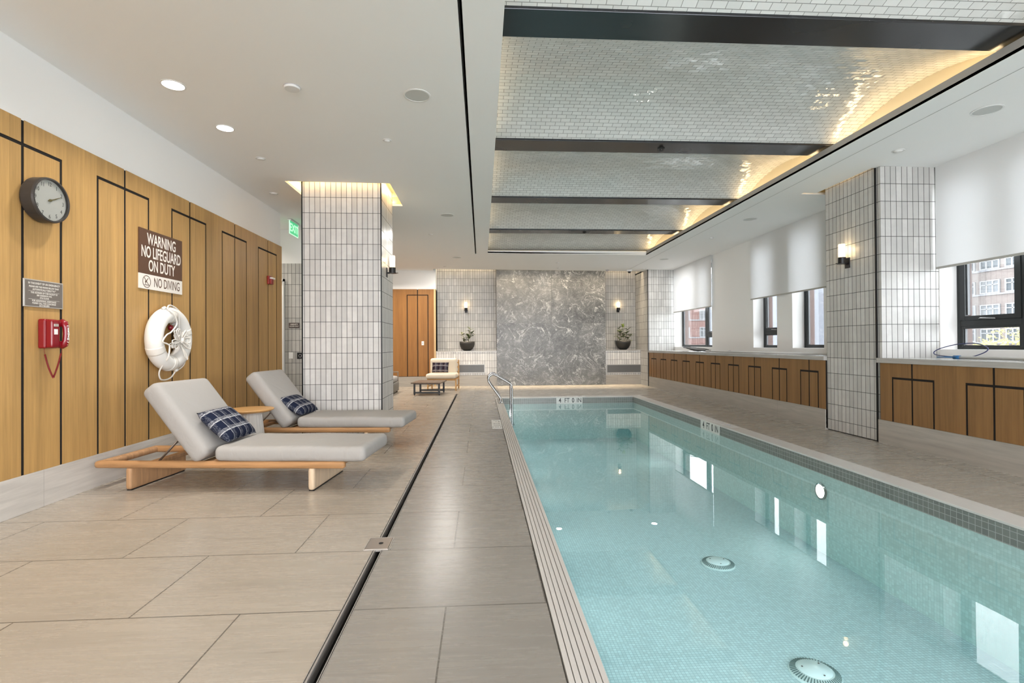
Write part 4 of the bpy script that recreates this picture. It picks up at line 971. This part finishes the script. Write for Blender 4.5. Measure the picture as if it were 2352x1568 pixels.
# ================================================================== LOUNGE CORNER
t = thing('armchair', 'low oak-framed armchair with cream cushions in front of the left tiled niche', 'armchair', (-1.02, 13.75, 0), rz=math.radians(-4))
b = MB(); b.rbox(.80, .72, .13, .055, 18, 16, 8, puff=.012, c=(-.03, -.02, .385)); b.build('seat_cushion', M['basef'], t, smooth=True)
b = MB(); b.rbox(.74, .17, .44, .07, 18, 8, 14, c=(-.04, .28, .625)); b.build('back_cushion', M['basef'], t, smooth=True)
for x in (-.38, .36):
    b = MB(); b.rbox(.035, .05, .80, .012, 4, 4, 12, c=(x, .36, .40)); b.rbox(.035, .05, .34, .012, 4, 4, 8, c=(x, -.30, .17)); b.build('leg', M['topwood'], t, smooth=True)
b = MB(); b.box(-.38, .36, -.32, -.29, .27, .315); b.box(-.38, .36, .35, .375, .27, .315); b.box(-.395, -.365, -.32, .36, .28, .32); b.box(.345, .375, -.32, .36, .28, .32); b.box(.345, .375, -.32, .36, .10, .125); b.box(-.395, -.365, -.32, .36, .10, .125)
for z in (.45, .58, .70): b.box(-.38, .36, .35, .37, z, z+.04)
b.build('frame', M['topwood'], t, bevel=.004)
pillow('dark brown and grey plaid pillow on the cream armchair', (-1.33, 13.62, .475), (-.89, 13.59, .475), (-1.33, 13.74, .74), M['plaid2'], .12)
t = thing('coffee_table', 'low dark slatted coffee table in front of the armchair', 'coffee table', (-1.29, 12.62, 0), rz=math.radians(-5))
b = MB()
for i in range(5): b.box(-.36+i*.144, -.36+i*.144+.140, -.46, .46, .285, .312)
b.build('slatted_top', M['slat'], t)
for y in (-.36, .33):
    b = MB(); b.box(-.32, -.275, y, y+.03, .02, .285); b.box(.275, .32, y, y+.03, .02, .285); b.box(-.32, .32, y, y+.03, .045, .085); b.box(-.32, .32, y, y+.03, .262, .285); b.build('leg_frame', M['cfr'], t, bevel=.003)
    b = MB(); b.lathe([(.01, 0), (.01, .025)], cx=-.30, cy=y+.015, n=10); b.lathe([(.01, 0), (.01, .025)], cx=.30, cy=y+.015, n=10); b.build('foot', M['black'], t)
t = thing('sofa', 'grey framed outdoor sofa with pale cushion, half hidden behind the tiled column', 'sofa', (-2.55, 12.45, 0))
b = MB(); b.rbox(.78, 1.9, .24, .02, 8, 16, 6, c=(0, 0, .15)); b.build('base', M['sofa'], t, smooth=True)
b = MB(); b.rbox(.76, 1.78, .15, .06, 14, 24, 8, puff=.008, c=(.0, 0, .345)); b.build('seat_cushion', M['cush'], t, smooth=True)
b = MB()
for y in (-.94, .92): b.box(-.38, .38, y, y+.025, .50, .525); b.box(.355, .38, y, y+.025, .25, .50); b.box(-.38, -.355, y, y+.025, .25, .50)
b.build('arm', mat('sofa_frame', (.26, .22, .18), .5, .3), t, bevel=.003)
b = MB(); b.rbox(.16, 1.78, .40, .06, 8, 24, 12, c=(-.30, 0, .60)); b.build('back_cushion', M['cush'], t, smooth=True)
b = MB()
for x in (-.34, .34):
    for y in (-.88, .88): b.box(x-.02, x+.02, y-.02, y+.02, 0, .04)
b.build('foot', M['black'], t)

# planters in the niches
def leaf(b, base, d, L, w_, droop, lay):
    d = Vector(d).normalized(); side = d.cross(Vector((0, 0, 1)));
    if side.length < .1: side = Vector((1, 0, 0))
    side.normalize(); nrm = side.cross(d); n = 7; rows = []
    for i in range(n+1):
        q = i/n; c = Vector(base)+d*L*q-Vector((0, 0, 1))*droop*q*q*L
        ww = w_*math.sin(math.pi*min(1, q*.92+.06))**.75*(1 if q < 1 else .1)
        r = []
        for k, s_ in enumerate((-1, -.55, 0, .55, 1)):
            v = b.bm.verts.new(c+side*ww*s_+nrm*abs(s_)*ww*.25); v[lay] = max(abs(s_)**2, .9 if i >= n else 0, .3 if i == 0 else 0); r.append(v)
        rows.append(r)
    for i in range(n):
        for k in range(4): b.face([rows[i][k], rows[i][k+1], rows[i+1][k+1], rows[i+1][k]])
def planter(loc, label, pl_label, stems, seed):
    t = thing('bowl_planter', label, 'planter', loc)
    b = MB(); b.lathe([(.075, 0), (.10, .005), (.165, .06), (.205, .13), (.222, .20), (.226, .278), (.214, .278), (.205, .20), (.15, .09), (.001, .09)], n=48, cap=False); b.build('bowl', M['pot'], t, smooth=True)
    b = MB(); b.lathe([(.001, .245), (.208, .242)], n=40, cap=False); b.build('soil', M['soil'], t)
    p = thing('rubber_plant', pl_label, 'plant', (loc[0], loc[1], loc[2]+.24)); rg = random.Random(seed)
    bs = MB(); bl = MB(); bl.bm.verts.layers.float.new('rim'); lay = bl.bm.verts.layers.float['rim']
    for (x0, tx, h, nl, L) in stems:
        P = [Vector((x0, 0, 0)), Vector((x0+tx*.4, rg.uniform(-.02, .02), h*.5)), Vector((x0+tx, rg.uniform(-.03, .03), h))]
        bs.tube(smooth_path(P, 4), [.007]*4+[.006]*4+[.004], 7)
        for i in range(nl):
            q = .30+.70*i/max(1, nl-1); c = P[0].lerp(P[1], q*2) if q < .5 else P[1].lerp(P[2], q*2-1)
            a = i*2.4+rg.uniform(-.4, .4)+seed; up = rg.uniform(.15, .75)+.5*(q > .9)
            leaf(bl, c, (math.cos(a), math.sin(a)*.7, up), L*rg.uniform(1.0, 1.35), L*.30, rg.uniform(.1, .6), lay)
    bs.build('stem', M['stem'], p, smooth=True); bl.build('leaves', M['leaf'], p, smooth=True)
    return p
planter((-.428, 15.125, 1.031), 'matt black hemispherical bowl planter in the left tiled niche', 'sparse variegated rubber plant in the left niche bowl', [(-.06, -.10, .27, 6, .15), (.04, .05, .40, 9, .17), (.02, .10, .25, 5, .15), (-.02, -.03, .10, 3, .14)], 2)
p = planter((4.288, 15.125, 1.031), 'dark bowl planter in the right tiled niche beside the marble wall', 'fuller variegated rubber plant in the right niche bowl', [(-.05, -.07, .40, 9, .17), (.04, .10, .34, 9, .17), (.0, .0, .44, 8, .16), (.08, .16, .20, 6, .15), (-.08, -.10, .18, 4, .15)], 5)
b = MB(); b.bm.verts.layers.float.new('rim'); lay = b.bm.verts.layers.float['rim']
for i in range(4): leaf(b, (0, 0, .42+.01*i), (math.cos(i*1.7), -.3, 1.6), .14, .03, .1, lay)
b.build('young_leaves', M['leafy'], p, smooth=True)
# ventilation grilles in the niche fronts
for cx_, w_, lb in ((-.305, .40, 'grey linear ventilation grille below the left planter ledge'), (4.27, .555, 'grey linear ventilation grille below the right planter ledge')):
    t = thing('vent_grille', lb, 'vent', (cx_, 14.898, .47 if cx_ > 0 else .51), group='linear ventilation grilles')
    h_ = .11
    b = MB()
    b.box(-w_, w_, -.008, .0, h_, h_+.02); b.box(-w_, w_, -.008, .0, -h_-.02, -h_); b.box(-w_, -w_+.02, -.008, 0, -h_, h_); b.box(w_-.02, w_, -.008, 0, -h_, h_); b.build('frame', mat('grille_frame', (.50, .49, .47), .4, .4), t)
    b = MB()
    for i in range(11): b.box(-w_+.02, w_-.02, -.006, .0, -h_+.004+i*.02, -h_+.014+i*.02)
    b.build('slats', M['grille'], t)
    b = MB(); b.box(-w_+.01, w_-.01, -.001, .0, -h_, h_); b.build('backing', mat('grille_back', (.16, .16, .155), .8), t)

# ================================================================== POOL THINGS
def make_rail(label):
    t = thing('pool_handrail', label, 'handrail', group='figure-four handrails at the pool ladder')
    P = smooth_path([(.385, 0, .0), (.385, 0, .06), (.36, 0, .13), (.27, 0, .26), (.17, 0, .40), (.135, 0, .47), (.148, 0, .545), (.215, 0, .590), (.29, 0, .575), (.42, 0, .50), (.54, 0, .43), (.60, 0, .385), (.618, 0, .32), (.62, 0, .20), (.62, 0, -.2), (.62, 0, -.85)], 5)
    b = MB(); b.tube([Vector(p)-Vector((.385, 0, 0)) for p in P], .0215, 14); b.build('tube', M['steel'], t, smooth=True)
    b = MB(); b.lathe([(.05, 0.001), (.05, .012), (.03, .024)], n=24); b.build('flange', M['steel'], t, smooth=False)
    b = MB(); b.tube([(-.03, 0, .03), (-.07, 0, .035)], .006, 8); b.lathe([(.0, 0)], n=3) if False else None; b.build('anchor_bolt', M['steel'], t)
    return t
r1 = make_rail('polished steel grab rail at the far pool ladder, nearer of the two'); put(r1, (.385, 10.42, 0), 0)
r2 = copy_tree(r1); put(r2, (.385, 10.97, 0), 0); retag(r2, 'polished steel grab rail at the far pool ladder, farther of the two')
# ladder treads under water
t = thing('pool_ladder_treads', 'steel ladder treads below the water between the grab rails', 'ladder', (.62, 10.695, -.45))
b = MB()
for z in (0, -.28): b.box(-.03, .05, -.255, .255, z-.012, z+.012)
b.build('tread', M['steel'], t, bevel=.004)
# depth tiles
tw = mat('depth_tile_white', (.70, .70, .67), .3); tk = mat('depth_tile_black', (.02, .02, .02), .4)
def depth_tile(label, loc, fr, W=.60, H=.145):
    t = thing('depth_marker', label, 'depth marker', loc)
    M0 = fr((0, 0, 0)); b = MB()
    b.box(-W/2, W/2, -H/2, H/2, 0, .003); o = b.build('tiles', tw, t); o.data.transform(M0)
    b = MB()
    for i in range(1, 4): b.box(-W/2+i*W/4-.001, -W/2+i*W/4+.001, -H/2, H/2, .003, .0033)
    o = b.build('joint', mat('tile_joint', (.4, .4, .38), .7), t); o.data.transform(M0)
    for ch, x in (('4', -.215), ('FT', -.055), ('0', .085), ('IN', .225)):
        text(ch, .145, tk, t, M0 @ Matrix.Translation((x, 0, .0032)), xs=.78, off=.0035 if ch in '40' else .0012)
    return t
depth_tile('white 4 FT 0 IN depth tile on the far end wall of the pool', (1.99, 11.4495, -.076), facing_my)
depth_tile('white 4 FT 0 IN depth tile on the right side wall of the pool', (3.4725, 7.545, -.076), facing_mx, W=.64)
t = thing('deck_depth_marker', 'white deck depth tiles set in the right pool coping', 'depth marker', (3.60, 7.50, .0012))
b = MB(); b.box(-.075, .075, -.44, .44, 0, .002); b.build('tiles', tw, t)
for s_, y in (('4', .34), ('FT', .20), ('0', .06), ('IN', -.08)): text(s_, .13, M['grey'], t, rotz_M(basis((1, 0, 0), (0, 1, 0), (0, 0, 1), (0, y, .0022)), -math.pi/2), xs=.8)
b = MB(); b.tube([(.04*math.cos(i*.3), -.26+.04*math.sin(i*.3), .003) for i in range(21)], .004, 5, closed=True); b.tube([(-.03, -.29, .003), (.03, -.23, .003)], .004, 5); b.build('no_diving_symbol', M['grey'], t)
t = thing('deck_depth_marker', 'white deck depth tiles at the far edge of the pool', 'depth marker', (1.99, 11.60, .0012))
b = MB(); b.box(-.40, .40, -.10, .10, 0, .002); b.build('tiles', tw, t)
for s_, x in (('4', -.32), ('FT', -.19), ('0', -.06), ('IN', .07)): text(s_, .14, M['grey'], t, basis((1, 0, 0), (0, 1, 0), (0, 0, 1), (x, 0, .0022)), xs=.8)
b = MB(); b.tube([(.27+.05*math.cos(i*.3), .05*math.sin(i*.3), .003) for i in range(21)], .004, 5, closed=True); b.tube([(.235, -.035, .003), (.305, .035, .003)], .004, 5); b.build('no_diving_symbol', M['grey'], t)
t = thing('deck_sign_tile', 'white and black marked tile panel set in the deck beside the grating', 'deck marker', (.222, 7.69, .0005))
b = MB(); b.box(-.073, .073, -.42, .42, 0, .0025); b.build('tiles', tw, t)
b = MB()
b.box(-.05, .05, .345, .365, .0026, .0032); b.prism([(-.05, .355), (-.025, .325), (-.025, .385)], lambda u, v, d: (u, v, .0026+d), 0, .0006)
b.box(-.05, .05, .02, .045, .0026, .0032); b.prism([(-.058, .032), (-.03, .0), (-.03, .065)], lambda u, v, d: (u, v, .0026+d), 0, .0006); b.prism([(.058, .032), (.03, .0), (.03, .065)], lambda u, v, d: (u, v, .0026+d), 0, .0006)
b.box(.028, .052, .18, .25, .0026, .0032); b.box(-.012, .008, .215, .25, .0026, .0032)
b.box(-.055, .055, -.10, -.085, .0026, .0032); b.box(-.055, .055, -.155, -.135, .0026, .0032)
for x in (-.058, -.028, -.008, .014, .05): b.box(x-.006, x+.006, -.32, -.27, .0026, .0032)
b.build('markings', M['ink'], t)
# wall lamp, floor drains, inlets
t = thing('pool_light', 'glowing round underwater lamp in the right pool wall', 'pool light', (3.474, 5.01, -.322))
b = MB(); b.lathe([(.085, 0), (.085, -.012), (.068, -.016)], axis='x', n=36, cap=False); b.build('bezel', M['steel'], t)
b = MB(); b.lathe([(.070, -.012), (.001, -.020)], axis='x', n=36, cap=False); b.build('lens', M['poolbulb'], t)
for y in (-.5, 1.0, 2.5, 4.0, 5.5, 7.0, 8.5, 9.8, 10.9):  # hidden lamps added along the left wall to brighten the water
    area('pool_fill_left', (.452, y, -.30), (0, math.radians(-90), 0), .12, 0, LP['pool'], (1, .98, .92), math.pi, 'DISK')
for y in (5.01, 1.2, 9.0):  # beam of the visible lamp, plus two added without a fixture
    area('pool_lamp_and_fill', (3.445, y, -.34), (0, math.radians(-90), 0), .12, 0, LP['pool'], (1, .97, .88), math.pi, 'DISK').rotation_euler = (0, math.radians(90), 0)
def make_drain(label):
    t = thing('main_drain', label, 'pool drain', group='round main drains on the pool floor')
    b = MB(); b.lathe([(.155, 0), (.150, .012), (.105, .030), (.10, .030)], n=60, cap=False); b.build('rim', mat('drain_white', (.62, .72, .72), .4), t, smooth=True)
    b = MB()
    for i in range(48):
        a = i*math.pi/24; c_, s_ = math.cos(a), math.sin(a)
        b.prism([(.112, -.0028), (.148, -.0036), (.148, .0036), (.112, .0028)], lambda u, v, d, c_=c_, s_=s_: (u*c_-v*s_, u*s_+v*c_, (.0275 if u < .13 else .0135)+d), 0, .0035)
    b.build('slots', mat('drain_slots', (.12, .18, .18), .6), t)
    b = MB(); b.lathe([(.10, .030), (.097, .036), (.001, .037)], n=48, cap=False); b.build('cap', mat('drain_cap', (.74, .84, .86), .35), t, smooth=True)
    b = MB()
    for i in range(3):
        a = i*2.094+.4; b.lathe([(.006, .037), (.005, .040)], cx=.075*math.cos(a), cy=.075*math.sin(a), n=10)
    b.build('screw', M['ink'], t)
    return t
d1 = make_drain('round main drain on the pool floor, farther from the camera'); put(d1, (2.29, 4.82, FZ), 0)
d2 = copy_tree(d1); put(d2, (2.15, 3.18, FZ), .3); retag(d2, 'round main drain on the pool floor, nearest the camera')
t = thing('deck_vent_slot', 'small dark slot in the deck beyond the far pool edge', 'slot', (1.585, 12.42, 0))
b = MB(); b.box(-.14, .14, -.04, .04, 0, .002); b.build('plate', M['drainsteel'], t)

# ---- poles and net lying on the counters
t = thing('rescue_pole', 'long white pole with a dark blue loop hook lying on the near counter', 'pole', (5.20, 5.26, 1.033))
b = MB(); b.tube([(0, 0, 0), (-.02, -3.2, 0)], .016, 14); b.build('pole', M['pole'], t, smooth=True)
b = MB(); b.tube([(0, .02, 0), (0, -.05, 0)], .021, 14); b.build('collar', M['bluec'], t, smooth=True)
b = MB(); b.tube([(0, .02, 0), (.01, .24, -.004)], .007, 8); b.build('shaft', M['bluec'], t, smooth=True)
b = MB(); b.tube(smooth_path([(.0, -.02, .004), (.04, .14, .006), (.07, .32, .022), (.09, .36, .055), (.11, .28, .10), (.13, .10, .143), (.13, -.10, .150), (.11, -.24, .110), (.09, -.25, .065), (.06, -.14, .012), (.03, -.03, .002)], 8), .0052, 8); b.build('loop_hook', M['blue'], t, smooth=True)
t = thing('skimmer_net', 'leaf skimmer net with long white pole lying on the far counter', 'pool net', (4.99, 11.0, 1.030))
b = MB(); b.tube([(0, 0, 0), (.10, -4.1, .002)], .014, 12); b.build('pole', M['pole'], t, smooth=True)
b = MB(); b.tube(smooth_path([(0, 0, 0), (-.16, .12, .03), (-.20, .55, .07), (-.12, .98, .085), (.06, 1.05, .085), (.16, .9, .07), (.20, .45, .05), (.14, .1, .02), (0, 0, 0)], 6), .009, 8); b.build('hoop', M['cfr'], t, smooth=True)
b = MB(); g = [[b.bm.verts.new((-.17+.34*i/8, .08+.92*j/10, .02+.06*j/10-.055*math.sin(math.pi*i/8)*math.sin(math.pi*min(1, j/9))+.004*((i*7+j*3) % 4))) for i in range(9)] for j in range(11)]
for j in range(10):
    for i in range(8): b.face([g[j][i], g[j][i+1], g[j+1][i+1], g[j+1][i]])
b.build('mesh_bag', M['net'], t, smooth=True)
t = thing('pool_brush_pole', 'second thin white pole lying along the back of the far counter', 'pole', (5.36, 10.6, 1.031))
b = MB(); b.tube([(0, 0, 0), (0, -3.7, 0)], .014, 12); b.build('shaft', M['pole'], t, smooth=True)
b = MB(); b.tube([(0, 0, 0), (0, .10, 0)], .016, 12); b.build('grip', M['grey'], t, smooth=True)

# ================================================================== OUTSIDE
def facade_building(name, label, mt, axis, pos, a0, a1, z0, z1, bay, storey, ph, wsz, paired=3, depth=14):
    """axis 'x': facade looks towards -x at x=pos, runs along y from a0 to a1; 'y': looks towards -y"""
    t = thing(name, label, 'building', (pos, (a0+a1)/2, z0) if axis == 'x' else ((a0+a1)/2, pos, z0)); c0 = (a0+a1)/2
    def fn(s, z, d): return (d, s-c0, z-z0) if axis == 'x' else (s-c0, d, z-z0)
    MB().prism([(a0, z0), (a1, z0), (a1, z1), (a0, z1)], fn, 0, depth).build('wall', mt, t)
    bs = MB(); z = z0+ph
    wall_w = None
    while z+wsz[1] < z1:
        bs.prism([(a0, z-.22), (a1, z-.22), (a1, z-.02), (a0, z-.02)], fn, -.12, 0); s = a0+bay*.25; 
        while s+wsz[0] < a1:
            f = MB(); f.prism([(s, z), (s+wsz[0], z), (s+wsz[0], z+wsz[1]), (s, z+wsz[1])], fn, -.05, .0); w_ = f.build('window', M['wpane'] if random.random() < .6 else M['wpane2'], t)  # panes vary at random between two tones
            f = MB()
            def bar(u0, u1, v0, v1): f.prism([(u0, v0), (u1, v0), (u1, v1), (u0, v1)], fn, -.14, -.05)
            bar(s, s+wsz[0], z, z+.12); bar(s, s+wsz[0], z+wsz[1]-.12, z+wsz[1])
            for q in range(paired+1):
                uu = s+(wsz[0]-.14)*q/paired; bar(uu, uu+.14, z+.12, z+wsz[1]-.12)
            bar(s+.14, s+wsz[0]-.14, z+wsz[1]*.62, z+wsz[1]*.62+.10)
            fr_ = f.build('window_frame', M['wframe'], w_)
            s += bay
        z += storey
    bs.build('sill_band', M['spandrel'], t)
    return t
facade_building('brick_building', 'brown brick building with rows of white framed windows seen through the near window', M['brickw'], 'x', 62, 34.93, 84, -9, 22, 3.03, 2.95, 1.35, (2.4, 1.6))
facade_building('red_brick_building', 'red brick building with pale window surrounds seen through the farthest window', M['brickr'], 'y', 96, 27, 45, -9, 9.5, 3.6, 3.4, 1.3, (1.6, 1.9), 2)
t = thing('grey_building', 'pale grey rendered building seen beside the pillar through the narrow window', 'building', (21, 42, -9))
b = MB(); b.box(0, 12, -8, 4, 0, 16); b.build('wall', M['greyw'], t)
b = MB(); b.box(-.3, 12.2, -8.3, 4.3, 16, 16.5); b.build('parapet', M['spandrel'], t)
def tree(loc, h, rad, n, seed, label):
    t = thing('street_tree', label, 'tree', loc, group='yellow street trees outside'); rg = random.Random(seed); b = MB()
    for i in range(n):
        a, e = rg.uniform(0, 6.283), rg.uniform(-1, 1); q = rg.random()**.4; ce = math.sqrt(1-e*e)
        lump = 1+.25*math.sin(a*3+e*4)
        p = Vector((rad*q*ce*math.cos(a)*lump, rad*q*ce*math.sin(a)*lump, h+rad*.9*q*e*lump)); s_ = rg.uniform(.06, .13)
        d1 = Vector((rg.gauss(0, 1), rg.gauss(0, 1), rg.gauss(0, 1))).normalized(); d2 = d1.orthogonal().normalized()
        b.quad(p-d1*s_, p-d2*s_*.6, p+d1*s_, p+d2*s_*.6)
    b.build('foliage', M['yleaf'], t)
    b = MB(); b.tube([(0, 0, 0), (.1, .1, h*.5), (0, 0, h)], [.28, .2, .12], 10)
    for i in range(6):
        a = i*1.05; b.tube([(0, 0, h*.7), (rad*.6*math.cos(a), rad*.6*math.sin(a), h+rad*.3)], [.1, .03], 6)
    b.build('trunk', M['bark'], t, smooth=True)
tree((29.0, 24.0, -9), 9.3, 2.6, 5200, 4, 'yellow-leaved street tree whose crown rises at the lower right of the near window')
tree((24.95, 24.4, -9), 9.5, .85, 900, 9, 'small yellow-leaved street tree with a narrow crown, seen left in the near window')
b = MB(); b.box(7, 120, -60, 120, -9.3, -9.0); b.box(-60, 7, -60, -4.5, -9.3, -9.0); b.build('street_ground', mat('bounce_paving', (.34, .34, .33), .9), **ST)  # unseen street, made pale to bounce daylight up to the ceiling
